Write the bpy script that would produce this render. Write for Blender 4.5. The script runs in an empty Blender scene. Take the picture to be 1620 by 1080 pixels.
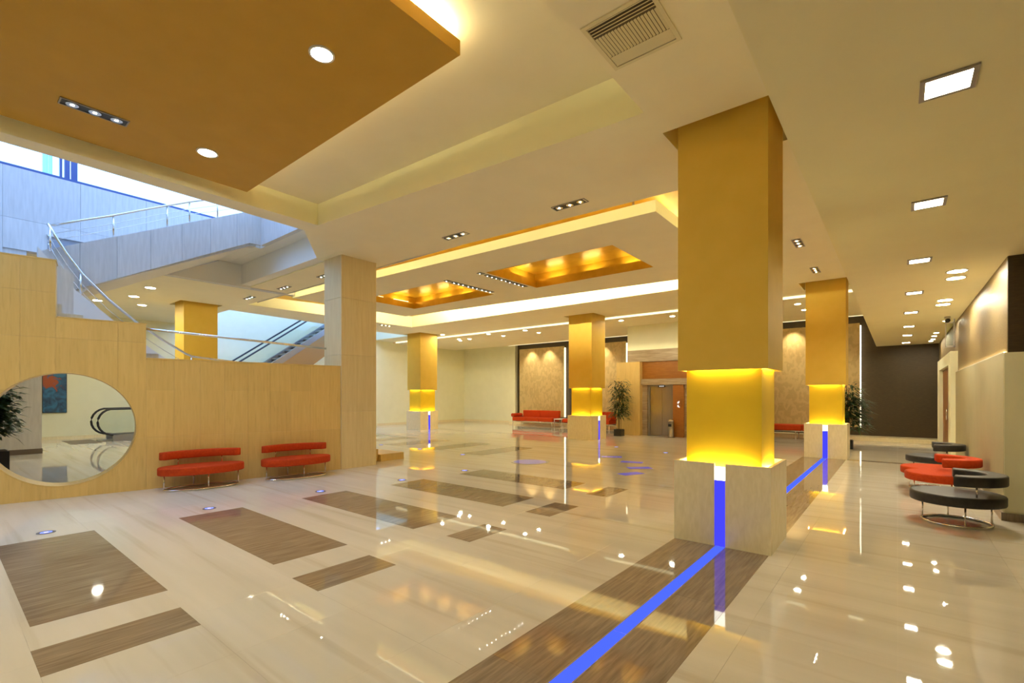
import bpy, bmesh, math, random
from mathutils import Vector, Matrix, geometry as G
random.seed(7)
R = math.radians
sc = bpy.context.scene
COL = sc.collection

# ------------------------------------------------------------------ camera
cam_d = bpy.data.cameras.new('camera')
cam = bpy.data.objects.new('camera', cam_d); COL.objects.link(cam)
cam.location = (0, 0, 1.6)
YAW = math.atan2(610, 750)
cam.rotation_euler = (R(90), 0, YAW)
cam_d.sensor_width = 36
cam_d.lens = 750 / 1620 * 36
cam_d.shift_y = 86 / 1620
cam_d.clip_start = 0.05; cam_d.clip_end = 300
sc.camera = cam

# ------------------------------------------------------------------ sky, exposure
world = bpy.data.worlds.new('sky'); sc.world = world; world.use_nodes = True
wb = world.node_tree.nodes['Background']
wb.inputs[0].default_value = (0.30, 0.50, 1.0, 1); wb.inputs[1].default_value = 3.0
vs = sc.view_settings
vs.view_transform = 'Standard'; vs.look = 'None'; vs.gamma = 1; vs.use_curve_mapping = False
vs.exposure = 0.60
cy = sc.cycles
cy.use_denoising = True
try: cy.denoiser = 'OPENIMAGEDENOISE'
except Exception: pass
cy.max_bounces = 10; cy.diffuse_bounces = 6; cy.glossy_bounces = 5; cy.transparent_max_bounces = 8
cy.sample_clamp_indirect = 6
cy.caustics_reflective = False; cy.caustics_refractive = False
try: cy.use_light_tree = True
except Exception: pass

# ------------------------------------------------------------------ materials
MATS = {}
def mat(name, color, rough=0.5, metal=0.0, spec=0.5, emit=None, strength=0.0, alpha=None, trans=0.0, coat=0.0):
    m = bpy.data.materials.new(name); m.use_nodes = True
    b = m.node_tree.nodes['Principled BSDF']
    b.inputs['Base Color'].default_value = (*color, 1)
    b.inputs['Roughness'].default_value = rough
    b.inputs['Metallic'].default_value = metal
    b.inputs['Specular IOR Level'].default_value = spec
    if trans: b.inputs['Transmission Weight'].default_value = trans
    if coat: b.inputs['Coat Weight'].default_value = coat
    if emit:
        b.inputs['Emission Color'].default_value = (*emit, 1)
        b.inputs['Emission Strength'].default_value = strength
    MATS[name] = m
    return m
def nodes(m): return m.node_tree.nodes, m.node_tree.links, m.node_tree.nodes['Principled BSDF']
def grain(m, c1, c2, scale=(1, 1, 1), nscale=6, detail=6, lo=.35, hi=.7, bump=0.0, rand=0.0, distort=0.0, bscale=None, extra=None):
    """procedural grain: stretched noise in world position between two colours"""
    n, l, b = nodes(m)
    geo = n.new('ShaderNodeNewGeometry')
    mp = n.new('ShaderNodeMapping'); mp.inputs['Scale'].default_value = scale
    l.new(geo.outputs['Position'], mp.inputs['Vector'])
    nz = n.new('ShaderNodeTexNoise'); nz.inputs['Scale'].default_value = nscale; nz.inputs['Detail'].default_value = detail
    nz.inputs['Distortion'].default_value = distort
    l.new(mp.outputs['Vector'], nz.inputs['Vector'])
    cr = n.new('ShaderNodeValToRGB')
    cr.color_ramp.elements[0].position = lo; cr.color_ramp.elements[0].color = (*c1, 1)
    cr.color_ramp.elements[1].position = hi; cr.color_ramp.elements[1].color = (*c2, 1)
    l.new(nz.outputs['Fac'], cr.inputs['Fac'])
    out = cr.outputs['Color']
    if extra:                                    # second, sparser layer of darker veins
        sc2, ns2, cv, lo2, hi2 = extra
        mp2 = n.new('ShaderNodeMapping'); mp2.inputs['Scale'].default_value = sc2
        l.new(geo.outputs['Position'], mp2.inputs['Vector'])
        nz2 = n.new('ShaderNodeTexNoise'); nz2.inputs['Scale'].default_value = ns2; nz2.inputs['Detail'].default_value = 5
        l.new(mp2.outputs['Vector'], nz2.inputs['Vector'])
        cr2 = n.new('ShaderNodeValToRGB')
        cr2.color_ramp.elements[0].position = lo2; cr2.color_ramp.elements[0].color = (0, 0, 0, 1)
        cr2.color_ramp.elements[1].position = hi2; cr2.color_ramp.elements[1].color = (1, 1, 1, 1)
        l.new(nz2.outputs['Fac'], cr2.inputs['Fac'])
        mx = n.new('ShaderNodeMix'); mx.data_type = 'RGBA'; mx.inputs[7].default_value = (*cv, 1)
        l.new(cr2.outputs['Color'], mx.inputs[0]); l.new(out, mx.inputs[6]); out = mx.outputs[2]
    if rand:
        oi = n.new('ShaderNodeObjectInfo')
        mr = n.new('ShaderNodeMapRange'); mr.inputs['To Min'].default_value = 1 - rand; mr.inputs['To Max'].default_value = 1 + rand * .6
        l.new(oi.outputs['Random'], mr.inputs['Value'])
        hs = n.new('ShaderNodeHueSaturation'); l.new(mr.outputs['Result'], hs.inputs['Value'])
        l.new(out, hs.inputs['Color']); out = hs.outputs['Color']
    l.new(out, b.inputs['Base Color'])
    if bump:
        bp = n.new('ShaderNodeBump'); bp.inputs['Strength'].default_value = bump; bp.inputs['Distance'].default_value = .02
        if bscale:
            nb = n.new('ShaderNodeTexNoise'); nb.inputs['Scale'].default_value = bscale; nb.inputs['Detail'].default_value = 1
            l.new(geo.outputs['Position'], nb.inputs['Vector']); l.new(nb.outputs['Fac'], bp.inputs['Height'])
        else: l.new(nz.outputs['Fac'], bp.inputs['Height'])
        l.new(bp.outputs['Normal'], b.inputs['Normal'])
    return m
def emitter(name, color, strength):
    m = bpy.data.materials.new(name); m.use_nodes = True
    n, l = m.node_tree.nodes, m.node_tree.links
    n.clear(); o = n.new('ShaderNodeOutputMaterial'); e = n.new('ShaderNodeEmission')
    e.inputs[0].default_value = (*color, 1); e.inputs[1].default_value = strength
    l.new(e.outputs[0], o.inputs[0]); MATS[name] = m
    return m

WARM = (1.0, 0.96, 0.75)
WARMER = (1.0, 0.72, 0.34)
M = MATS
grain(mat('ceiling_paint', (.78, .66, .43), .8, spec=.2), (.88, .80, .56), (.91, .83, .59), nscale=2.0, lo=.3, hi=.7)
grain(mat('wall_paint', (.78, .72, .46), .75, spec=.2), (.85, .82, .56), (.88, .85, .59), nscale=2.5)
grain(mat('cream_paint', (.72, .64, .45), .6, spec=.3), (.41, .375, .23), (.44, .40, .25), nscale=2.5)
grain(mat('brown_gold_paint', (.40, .22, .065), .55, spec=.35), (.53, .30, .03), (.56, .32, .036), nscale=3)
grain(mat('gold_leaf_paint', (.72, .42, .05), .32, metal=.35), (.70, .42, .03), (.82, .53, .06), nscale=3, detail=3)
grain(mat('ochre_paint', (.60, .38, .075), .6, spec=.3), (.74, .48, .066), (.77, .505, .078), nscale=4)
grain(mat('yellow_paint', (.80, .52, .05), .45, spec=.4), (.80, .52, .012), (.84, .56, .016), nscale=4)
grain(mat('cream_stone', (.66, .52, .34), .38, spec=.45), (.70, .48, .155), (.76, .535, .19), (4, 4, .3), 6, 6, .3, .7, rand=.05,
      extra=((9, 9, .8), 4, (.63, .42, .13), .56, .80))
grain(mat('pillar_stone', (.68, .55, .32), .38, spec=.45), (.70, .555, .29), (.77, .63, .35), (4, 4, .3), 6, 6, .3, .7, rand=.04)
grain(mat('plinth_stone', (.66, .56, .42), .22, spec=.5), (.84, .72, .42), (.92, .80, .50), (4, 4, 1.2), 6, 8, .35, .65, rand=.03, distort=.6)
grain(mat('grey_stone', (.62, .58, .54), .4, spec=.45), (.58, .56, .52), (.66, .64, .60), (4, 4, .4), 6, 8, .3, .65, rand=.05)
grain(mat('floor_marble', (.74, .65, .50), .025, spec=.55), (.66, .605, .485), (.74, .68, .565), (.12, 1.6, 1), 2.6, 7, .3, .66, bump=.035, rand=.025, bscale=1.3,
      extra=((.10, 2.6, 1), 2.2, (.56, .48, .34), .56, .76))
grain(mat('dark_marble', (.26, .185, .12), .035, spec=.5), (.21, .150, .098), (.36, .275, .19), (11, .8, 1), 3.6, 10, .30, .72, bump=.035, rand=.08, bscale=1.3, distort=.5)
mat('grout', (.60, .54, .42), .3)
grain(mat('dark_wallpaper', (.13, .09, .045), .5, spec=.4), (.045, .029, .011), (.068, .045, .018), (1, 1, 9), 9, 6, .3, .7, bump=.08)
grain(mat('bronze_wallpaper', (.28, .20, .10), .46, spec=.4, metal=.12), (.165, .112, .042), (.235, .165, .068), (1, 1, 10), 9, 6, .3, .7, bump=.08)
grain(mat('orange_wood', (.32, .12, .012), .4), (.29, .105, .010), (.36, .14, .016), (1, 1, 8), 4, 6, rand=.06)
grain(mat('door_wood', (.32, .16, .05), .4), (.28, .14, .04), (.38, .20, .07), (8, 8, 1), 3, 6)
grain(mat('travertine', (.38, .29, .18), .3), (.30, .22, .13), (.46, .36, .24), (.7, .7, 8), 3, 8)
grain(mat('steel', (.46, .41, .34), .28, metal=1.0), (.31, .275, .22), (.38, .34, .28), (40, 40, .6), 4, 4)
grain(mat('soffit_paint', (.86, .77, .44), .8, spec=.2), (.87, .78, .46), (.895, .81, .485), nscale=2.0, lo=.3, hi=.7)
mat('chrome', (.88, .86, .82), .16, metal=1.0)
mat('fascia_paint', (.94, .90, .58), .7, spec=.2)
grain(mat('red_fabric', (.50, .050, .005), .75, spec=.2), (.46, .043, .004), (.53, .058, .006), nscale=30, bump=.05)
grain(mat('black_leather', (.022, .020, .018), .42, spec=.4), (.018, .016, .014), (.028, .025, .022), nscale=20, bump=.04)
mat('black_plastic', (.012, .012, .012), .35)
mat('rubber', (.015, .013, .012), .5)
mat('white_metal', (.75, .72, .66), .35)
mat('grey_metal', (.36, .33, .29), .4, metal=.6)
mat('dark_metal', (.10, .10, .12), .4)
mat('stair_paint', (.82, .79, .70), .8, spec=.2)
mat('reflector', (.85, .82, .76), .18, metal=1.0)
mat('blue_frame', (.07, .11, .30), .4)
grain(mat('leaf', (.035, .075, .018), .45), (.022, .05, .012), (.06, .11, .03), nscale=9)
grain(mat('bark', (.16, .09, .04), .8), (.12, .07, .03), (.22, .13, .06), (6, 6, 1), 8)
mat('soil', (.05, .035, .02), .9)
mat('bronze_cladding', (.36, .23, .10), .35, metal=.5)
mat('step_metal', (.30, .30, .31), .35, metal=.8)
mat('mat_dark', (.16, .12, .085), .4)
mat('vent_paint', (.76, .68, .42), .5)
mat('vent_dark', (.10, .075, .04), .6)
def glass(name, tint, fac=.12):
    m = bpy.data.materials.new(name); m.use_nodes = True
    n, l = m.node_tree.nodes, m.node_tree.links; n.clear()
    o = n.new('ShaderNodeOutputMaterial'); mx = n.new('ShaderNodeMixShader')
    t = n.new('ShaderNodeBsdfTransparent'); t.inputs[0].default_value = (*tint, 1)
    g = n.new('ShaderNodeBsdfGlossy'); g.inputs[1].default_value = .02
    fr = n.new('ShaderNodeFresnel'); fr.inputs[0].default_value = 1.45
    l.new(fr.outputs[0], mx.inputs[0]); l.new(t.outputs[0], mx.inputs[1]); l.new(g.outputs[0], mx.inputs[2]); l.new(mx.outputs[0], o.inputs[0])
    MATS[name] = m
glass('clear_glass', (.90, .96, .93)); glass('blue_glass', (.55, .80, .95)); glass('green_glass', (.972, .99, .98))
# wallpaper with a feather-like print for the tall wall panels
m = mat('feather_wallpaper', (.55, .38, .20), .38, spec=.5, metal=.15)
n, l, b = nodes(m)
geo = n.new('ShaderNodeNewGeometry')
mp = n.new('ShaderNodeMapping'); mp.inputs['Scale'].default_value = (1, 1, .6); l.new(geo.outputs['Position'], mp.inputs['Vector'])
wv = n.new('ShaderNodeTexWave'); wv.wave_type = 'RINGS'; wv.inputs['Scale'].default_value = 2.2; wv.inputs['Distortion'].default_value = 14
wv.inputs['Detail'].default_value = 3; wv.inputs['Detail Scale'].default_value = 1.4; l.new(mp.outputs['Vector'], wv.inputs['Vector'])
cr = n.new('ShaderNodeValToRGB')
cr.color_ramp.elements[0].position = .2; cr.color_ramp.elements[0].color = (.55, .40, .165, 1)
cr.color_ramp.elements[1].position = .8; cr.color_ramp.elements[1].color = (.64, .475, .205, 1)
l.new(wv.outputs['Fac'], cr.inputs['Fac']); l.new(cr.outputs['Color'], b.inputs['Base Color'])
# abstract blue and orange canvas
m = mat('canvas_print', (.05, .2, .35), .5)
n, l, b = nodes(m)
geo = n.new('ShaderNodeNewGeometry')
nz = n.new('ShaderNodeTexNoise'); nz.inputs['Scale'].default_value = 3.2; nz.inputs['Detail'].default_value = 6; nz.inputs['Distortion'].default_value = 1.6
l.new(geo.outputs['Position'], nz.inputs['Vector'])
c1 = n.new('ShaderNodeValToRGB'); c1.color_ramp.elements[0].color = (.012, .04, .09, 1); c1.color_ramp.elements[1].color = (.03, .16, .30, 1)
c1.color_ramp.elements[0].position = .35; c1.color_ramp.elements[1].position = .65
l.new(nz.outputs['Fac'], c1.inputs['Fac'])
vd = n.new('ShaderNodeVectorMath'); vd.operation = 'DISTANCE'; vd.inputs[1].default_value = (-23.7, 2.72, 2.12); l.new(geo.outputs['Position'], vd.inputs[0])
ad = n.new('ShaderNodeMath'); ad.operation = 'MULTIPLY_ADD'; ad.inputs[1].default_value = 1.1; l.new(nz.outputs['Fac'], ad.inputs[0]); l.new(vd.outputs['Value'], ad.inputs[2])
c2 = n.new('ShaderNodeValToRGB'); c2.color_ramp.elements[0].position = .74; c2.color_ramp.elements[0].color = (1, 1, 1, 1)
c2.color_ramp.elements[1].position = .86; c2.color_ramp.elements[1].color = (0, 0, 0, 1); l.new(ad.outputs[0], c2.inputs['Fac'])
mx = n.new('ShaderNodeMix'); mx.data_type = 'RGBA'; mx.inputs[7].default_value = (.36, .075, .02, 1)
l.new(c2.outputs['Color'], mx.inputs[0]); l.new(c1.outputs['Color'], mx.inputs[6]); l.new(mx.outputs[2], b.inputs['Base Color'])

emitter('lamp_warm', WARM, 210)
emitter('lamp_white', (1.0, .92, .70), 200)
emitter('panel_lamp', (1.0, .93, .74), 38)
emitter('spot_lamp', (1.0, .93, .76), 300)
emitter('dot_lamp', (1.0, .93, .76), 100)
emitter('led_cove', (1.0, .90, .58), 360)
emitter('led_gold', (1.0, .82, .38), 15)
emitter('led_near', (1.0, .88, .54), 80)
emitter('led_column', (1.0, .86, .42), 26)
emitter('led_panel', (1.0, .90, .64), 2.6)
emitter('led_ledge', (1.0, .86, .52), 22)
emitter('led_edge', (1.0, .88, .50), 14)
emitter('led_line', (1.0, .88, .50), 1.3)
emitter('slot_white', (1.0, .97, .86), 3.5)
emitter('blue_light', (.045, .045, .95), 1.0)
emitter('blue_floor_light', (.06, .11, .98), .95)
emitter('blue_lamp', (.16, .22, 1.0), 1.6)
emitter('sign_glow', (1.0, .9, .8), .9)
emitter('escalator_glow', (.75, 1.0, .85), 1.5)

# ------------------------------------------------------------------ mesh helpers
class MB:
    def __init__(s): s.v = []; s.f = []; s.sm = []
    def add(s, vs, fs, smooth=False):
        o = len(s.v); s.v += [tuple(v) for v in vs]
        for f in fs: s.f.append(tuple(i + o for i in f)); s.sm.append(smooth)
        return s
    def box(s, x0, x1, y0, y1, z0, z1):
        x0, x1 = min(x0, x1), max(x0, x1); y0, y1 = min(y0, y1), max(y0, y1); z0, z1 = min(z0, z1), max(z0, z1)
        return s.hexa([(x0, y0, z0), (x1, y0, z0), (x1, y1, z0), (x0, y1, z0)], [(x0, y0, z1), (x1, y0, z1), (x1, y1, z1), (x0, y1, z1)])
    def hexa(s, b, t):
        return s.add(list(b) + list(t), [(3, 2, 1, 0), (4, 5, 6, 7), (0, 1, 5, 4), (1, 2, 6, 5), (2, 3, 7, 6), (3, 0, 4, 7)])
    def prism(s, poly, axis, a, b):
        """poly: 2D points; axis 'x': (y,z) extruded in x, 'y': (x,z), 'z': (x,y)"""
        def P(p, t): return (t, p[0], p[1]) if axis == 'x' else (p[0], t, p[1]) if axis == 'y' else (p[0], p[1], t)
        k = len(poly)
        area = sum(poly[i][0] * poly[(i + 1) % k][1] - poly[(i + 1) % k][0] * poly[i][1] for i in range(k))
        if area < 0: poly = poly[::-1]
        if axis == 'y': a, b = max(a, b), min(a, b)
        else: a, b = min(a, b), max(a, b)
        vs = [P(p, a) for p in poly] + [P(p, b) for p in poly]
        fs = [tuple(range(k - 1, -1, -1)), tuple(range(k, 2 * k))] + [(i, (i + 1) % k, k + (i + 1) % k, k + i) for i in range(k)]
        return s.add(vs, fs)
    def cyl(s, c, r, z0, z1, n=24, r2=None, rx=1, ry=1, smooth=True):
        r2 = r if r2 is None else r2
        A = [(c[0] + r * rx * math.cos(2 * math.pi * i / n), c[1] + r * ry * math.sin(2 * math.pi * i / n), z0) for i in range(n)]
        B = [(c[0] + r2 * rx * math.cos(2 * math.pi * i / n), c[1] + r2 * ry * math.sin(2 * math.pi * i / n), z1) for i in range(n)]
        o = len(s.v); s.v += A + B
        s.f.append(tuple(o + i for i in range(n - 1, -1, -1))); s.sm.append(False)
        s.f.append(tuple(o + n + i for i in range(n))); s.sm.append(False)
        for i in range(n):
            s.f.append((o + i, o + (i + 1) % n, o + n + (i + 1) % n, o + n + i)); s.sm.append(smooth)
        return s
    def lathe(s, c, prof, n=24, rx=1, ry=1):
        """prof: list of (r, z) from bottom to top"""
        o = len(s.v)
        for r, z in prof:
            for i in range(n):
                a = 2 * math.pi * i / n; s.v.append((c[0] + r * rx * math.cos(a), c[1] + r * ry * math.sin(a), z))
        k = len(prof)
        for j in range(k - 1):
            for i in range(n):
                s.f.append((o + j * n + i, o + j * n + (i + 1) % n, o + (j + 1) * n + (i + 1) % n, o + (j + 1) * n + i)); s.sm.append(True)
        s.f.append(tuple(o + i for i in range(n - 1, -1, -1))); s.sm.append(False)
        s.f.append(tuple(o + (k - 1) * n + i for i in range(n))); s.sm.append(False)
        return s
    def tube(s, pts, r, n=8, closed=False):
        pts = [Vector(p) for p in pts]; k = len(pts); o = len(s.v)
        up = Vector((0, 0, 1))
        for i, p in enumerate(pts):
            if closed: t = pts[(i + 1) % k] - pts[i - 1]
            else: t = pts[min(i + 1, k - 1)] - pts[max(i - 1, 0)]
            t.normalize()
            a = t.cross(up)
            if a.length < .05: a = t.cross(Vector((0, 1, 0)))
            a.normalize(); b_ = a.cross(t)
            for j in range(n):
                w = 2 * math.pi * j / n; s.v.append(tuple(p + r * (math.cos(w) * a + math.sin(w) * b_)))
        for i in range(k if closed else k - 1):
            for j in range(n):
                i2 = (i + 1) % k
                s.f.append((o + i * n + j, o + i2 * n + j, o + i2 * n + (j + 1) % n, o + i * n + (j + 1) % n)); s.sm.append(True)
        if not closed:
            s.f.append(tuple(o + j for j in range(n))); s.sm.append(False)
            s.f.append(tuple(o + (k - 1) * n + j for j in range(n - 1, -1, -1))); s.sm.append(False)
        return s
    def rod(s, a, b, r, n=8): return s.tube([a, b], r, n)
    def ring(s, c, r0, r1, z0, z1, n=24):
        """flat annulus with thickness"""
        o = len(s.v)
        for r, z in ((r0, z0), (r1, z0), (r1, z1), (r0, z1)):
            for i in range(n):
                a = 2 * math.pi * i / n; s.v.append((c[0] + r * math.cos(a), c[1] + r * math.sin(a), z))
        for k in range(4):
            k2 = (k + 1) % 4
            for i in range(n):
                s.f.append((o + k * n + i, o + k * n + (i + 1) % n, o + k2 * n + (i + 1) % n, o + k2 * n + i)); s.sm.append(False)
        return s

def mesh(name, mb, material, bevel=0.0, seg=2):
    me = bpy.data.meshes.new(name)
    me.from_pydata(mb.v, [], mb.f)
    bm = bmesh.new(); bm.from_mesh(me)
    for f, s_ in zip(bm.faces, mb.sm): f.smooth = s_
    bmesh.ops.recalc_face_normals(bm, faces=bm.faces)
    if bevel:
        ed = [e for e in bm.edges if len(e.link_faces) == 2 and e.calc_face_angle(0) > .6]
        r_ = bmesh.ops.bevel(bm, geom=ed, offset=bevel, segments=seg, affect='EDGES', profile=.5, clamp_overlap=True)
        if seg > 1:
            for f in r_['faces']: f.smooth = True
    bm.to_mesh(me); bm.free()
    me.materials.append(M[material] if isinstance(material, str) else material)
    return me
def obj(name, mb, material, parent=None, loc=None, rz=0, bevel=0.0, seg=2, label=None, kind=None):
    me = mb if isinstance(mb, bpy.types.Mesh) else mesh(name, mb, material, bevel, seg)
    o = bpy.data.objects.new(name, me); COL.objects.link(o)
    if parent: o.parent = parent
    if loc: o.location = loc
    if rz: o.rotation_euler = (0, 0, rz)
    if label: o['label'] = label
    if kind: o['kind'] = kind
    return o
def two_tone(o, side='fascia_paint'):
    o.data.materials.append(M[side])
    for p in o.data.polygons:
        if abs(p.normal.z) < .5: p.material_index = 1
    return o
def struct(name, mb, material, loc=None, bevel=0.0):
    return obj(name, mb, material, None, loc, bevel=bevel, kind='structure')
def thing(name, label, cat, loc=(0, 0, 0), rz=0, group=None):
    o = bpy.data.objects.new(name, None); COL.objects.link(o)
    o.location = loc; o.rotation_euler = (0, 0, rz); o.empty_display_size = .1
    o['label'] = label; o['category'] = cat
    if group: o['group'] = group
    return o
def tag(o, label, cat, group=None):
    o['label'] = label; o['category'] = cat
    if group: o['group'] = group
    return o
def kids(o): return [c for c in COL.objects if c.parent == o]
def dup(root, loc, rz, label, group=None):
    r = root.copy(); COL.objects.link(r); r.location = loc; r.rotation_euler = (0, 0, rz); r['label'] = label
    if group: r['group'] = group
    for ch in kids(root):
        c = ch.copy(); COL.objects.link(c); c.parent = r
        for g in kids(ch):
            d = g.copy(); COL.objects.link(d); d.parent = c
    return r

def to_px(x, y, z=0.0):
    c, s = math.cos(YAW), math.sin(YAW)
    d = -s * x + c * y; r = c * x + s * y
    if d < .3: return None
    return 810 + 750 * r / d, 626 + 750 * (1.6 - z) / d, d

# ================================================================== FLOOR
floor = struct('floor', MB().box(-24.2, 8.2, -5.2, 22.2, -.2, -.003), 'grout')
T = .8
cells = []
for i in range(-30, 10):
    for j in range(-6, 27):
        x0, y0 = i * T, .4 + j * T
        p = to_px(x0 + T / 2, y0 + T / 2)
        key = 1e9
        if p and -90 < p[0] < 1710 and p[1] < 1180: key = p[2]
        cells.append((key, x0, y0))
cells.sort()
g_ = .0005
tile_me = mesh('marble_tile', MB().box(g_, T - g_, g_, T - g_, -.003, 0), 'floor_marble')
for key, x0, y0 in cells[:290]:
    obj('marble_tile', tile_me, None, floor, (x0, y0, 0))
rest = MB()
for key, x0, y0 in cells[290:]:
    rest.box(x0 + g_, x0 + T - g_, y0 + g_, y0 + T - g_, -.003, 0)
obj('far_marble_tiling', rest, 'floor_marble', floor, kind='stuff')
def inlay(x0, x1, y0, y1, name='dark_marble_slab', m_='dark_marble', z=.0015):
    return obj(name, MB().box(x0, x1, y0, y1, -.004, z), m_, floor)
for x0, x1, y0, y1 in [(-7.42, -4.66, .44, 1.24), (-7.30, -4.59, 2.06, 2.84), (-7.22, -4.515, 3.67, 4.44), (-7.07, -4.43, 5.23, 6.0), (-6.98, -4.43, 6.86, 7.6)]:
    inlay(x0, x1, y0, y1)
for x0, x1, y0, y1 in [(-4.21, -3.78, .40, 1.20), (-4.12, -3.685, 2.01, 2.79), (-4.0, -3.635, 3.73, 4.37), (-3.99, -3.578, 5.19, 5.93), (-3.945, -3.57, 6.76, 7.55)]:
    inlay(x0, x1, y0, y1)
# long cross-wise bands by the stair foot
for x0, x1, y0, y1 in [(-9.45, -8.65, 9.37, 11.65), (-11.3, -10.5, 9.5, 11.8), (-13.2, -12.4, 9.5, 11.8), (-15.0, -14.2, 9.5, 11.8), (-16.8, -16.0, 9.5, 11.8)]:
    inlay(x0, x1, y0, y1)
# dark border strips beside the blue glass line
for y0, y1 in [(-1.0, .6), (.6, 2.2), (2.2, 3.8), (3.8, 5.295), (6.16, 7.8), (7.8, 9.4), (9.4, 11), (11, 12.6), (12.6, 14.495)]:
    inlay(-1.945, -1.52, y0 + .001, y1 - .001); inlay(-1.40, -1.0, y0 + .001, y1 - .001)
inlay(-.98, 1.0, 14.42, 14.62); 
inlay(-17.4, -9.6, 15.55, 15.75)
inlay(-23.0, -21.0, 2.95, 3.75, 'entrance_mat_slab', 'mat_dark')
# blue glass line let into the floor
for k, (y0, y1) in enumerate([(-.8, 1.35), (1.35, 2.95), (2.95, 4.1), (4.1, 5.30), (6.16, 8.6), (8.6, 11.4), (11.4, 14.50)]):
    lab = ['blue glass floor light nearest the camera at the frame edge', 'long blue glass floor light in the dark marble strip, second from the camera',
           'blue glass floor light in the dark strip, third from the camera', 'blue glass floor light touching the front of the big yellow column',
           'blue glass floor light just behind the big yellow column', 'blue glass floor light midway between the two right yellow columns',
           'blue glass floor light ending at the farther right yellow column'][k]
    t = thing('floor_light_strip', lab, 'floor light', (-1.46, (y0 + y1) / 2, 0), 0, 'blue glass line in the floor')
    h = (y1 - y0) / 2
    obj('glass_panel', MB().box(-.048, .048, -h + .004, h - .004, -.004, .003), 'blue_floor_light', t)
    obj('metal_edge', MB().box(-.058, -.049, -h, h, -.004, .0025), 'grey_metal', t)
    obj('metal_edge', MB().box(.049, .058, -h, h, -.004, .0025), 'grey_metal', t)
# small recessed blue floor lamps
def floor_lamp(x, y, lab):
    t = thing('recessed_floor_lamp', lab, 'floor lamp', (x, y, 0), 0, 'small blue lamps sunk in the floor')
    obj('trim_ring', MB().ring((0, 0), .055, .085, -.004, .004, 20), 'dark_metal', t)
    obj('lens', MB().cyl((0, 0), .055, -.004, .0035, 16), 'blue_lamp', t)
    obj('bulb', MB().cyl((0, 0), .022, .0035, .0045, 12), 'sign_glow', t)
for x, y, lab in [(-7.74, .865, 'small blue floor lamp beside the nearest dark slab, by the round opening'),
                  (-7.594, 2.513, 'small blue floor lamp in front of the left red bench'),
                  (-7.505, 4.139, 'small blue floor lamp in front of the right red bench'),
                  (-7.317, 5.679, 'small blue floor lamp near the stone pillar foot'),
                  (-7.206, 7.248, 'small blue floor lamp beside the farthest of the five dark slabs'),
                  (-6.82, 13.55, 'small blue floor lamp in front of the potted bamboo'),
                  (-5.06, 13.07, 'small blue floor lamp in front of the lift'),
                  (-13.06, 9.30, 'small blue floor lamp left of the far dark bands'),
                  (-11.13, 9.3, 'small blue floor lamp at the end of the middle far dark band'),
                  (-9.18, 9.16, 'small blue floor lamp at the near end of the nearest far dark band')]:
    floor_lamp(x, y, lab)
# round glass disc and four tilted glass tiles lit in blue
mat('pale_blue_glass', (.30, .30, .62), .08, emit=(.25, .25, .75), strength=.15)
mat('mid_blue_glass', (.18, .17, .60), .08, emit=(.12, .12, .85), strength=.22)
t = thing('round_floor_window', 'round pale blue glass disc let into the marble floor', 'floor light', (-6.92, 9.2, 0))
obj('rim', MB().ring((0, 0), .40, .46, -.004, .005, 40), 'grey_metal', t)
obj('glass_disc', MB().cyl((0, 0), .40, -.004, .004, 40), 'pale_blue_glass', t)
for x, y, a, lab in [(-5.82, 11.3, .5, 'blue glass floor tile farthest from camera in the scattered four'),
                     (-4.98, 10.7, .25, 'blue glass floor tile second farthest, turned slightly'),
                     (-4.45, 9.95, .75, 'blue glass floor tile that looks square on, third of four'),
                     (-4.25, 9.1, 1.15, 'blue glass floor tile nearest to the camera of the scattered four')]:
    t = thing('blue_floor_tile', lab, 'floor light', (x, y, 0), a, 'scattered blue glass floor tiles')
    obj('glass_tile', MB().box(-.26, .26, -.13, .13, -.004, .004), 'mid_blue_glass', t)
    obj('rim', MB().box(-.275, .275, -.145, .145, -.004, .0025), 'grey_metal', t)

# ================================================================== CEILINGS
def zlow(x, y):
    if y > 9: f = max(0, 1 - (y - 6.8) / 6.3)
    else: f = 1
    return 4.55 + f * .13 * min(1, max(0, (-2.3 - x) / 6.2))
def slab(rects_x, rects_y, inside, vmap, top=5.32, name='ceiling', m_='ceiling_paint'):
    """one ceiling plate with holes: a grid of cells, walls only on its border"""
    mb = MB(); nx, ny = len(rects_x) - 1, len(rects_y) - 1
    inc = [[inside((rects_x[i] + rects_x[i + 1]) / 2, (rects_y[j] + rects_y[j + 1]) / 2) for j in range(ny)] for i in range(nx)]
    ok = lambda i, j: 0 <= i < nx and 0 <= j < ny and inc[i][j]
    idx = {}
    def V(i, j, t):
        k = (i, j, t)
        if k not in idx:
            x, y, z = vmap(rects_x[i], rects_y[j]); idx[k] = len(mb.v); mb.v.append((x, y, top if t else z))
        return idx[k]
    def F(*q): mb.f.append(q); mb.sm.append(False)
    for i in range(nx):
        for j in range(ny):
            if not inc[i][j]: continue
            F(V(i, j, 0), V(i, j + 1, 0), V(i + 1, j + 1, 0), V(i + 1, j, 0))
            F(V(i, j, 1), V(i + 1, j, 1), V(i + 1, j + 1, 1), V(i, j + 1, 1))
            if not ok(i, j - 1): F(V(i, j, 0), V(i + 1, j, 0), V(i + 1, j, 1), V(i, j, 1))
            if not ok(i, j + 1): F(V(i + 1, j + 1, 0), V(i, j + 1, 0), V(i, j + 1, 1), V(i + 1, j + 1, 1))
            if not ok(i - 1, j): F(V(i, j + 1, 0), V(i, j, 0), V(i, j, 1), V(i, j + 1, 1))
            if not ok(i + 1, j): F(V(i + 1, j, 0), V(i + 1, j + 1, 0), V(i + 1, j + 1, 1), V(i + 1, j, 1))
    return two_tone(struct(name, mb, m_))
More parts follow.
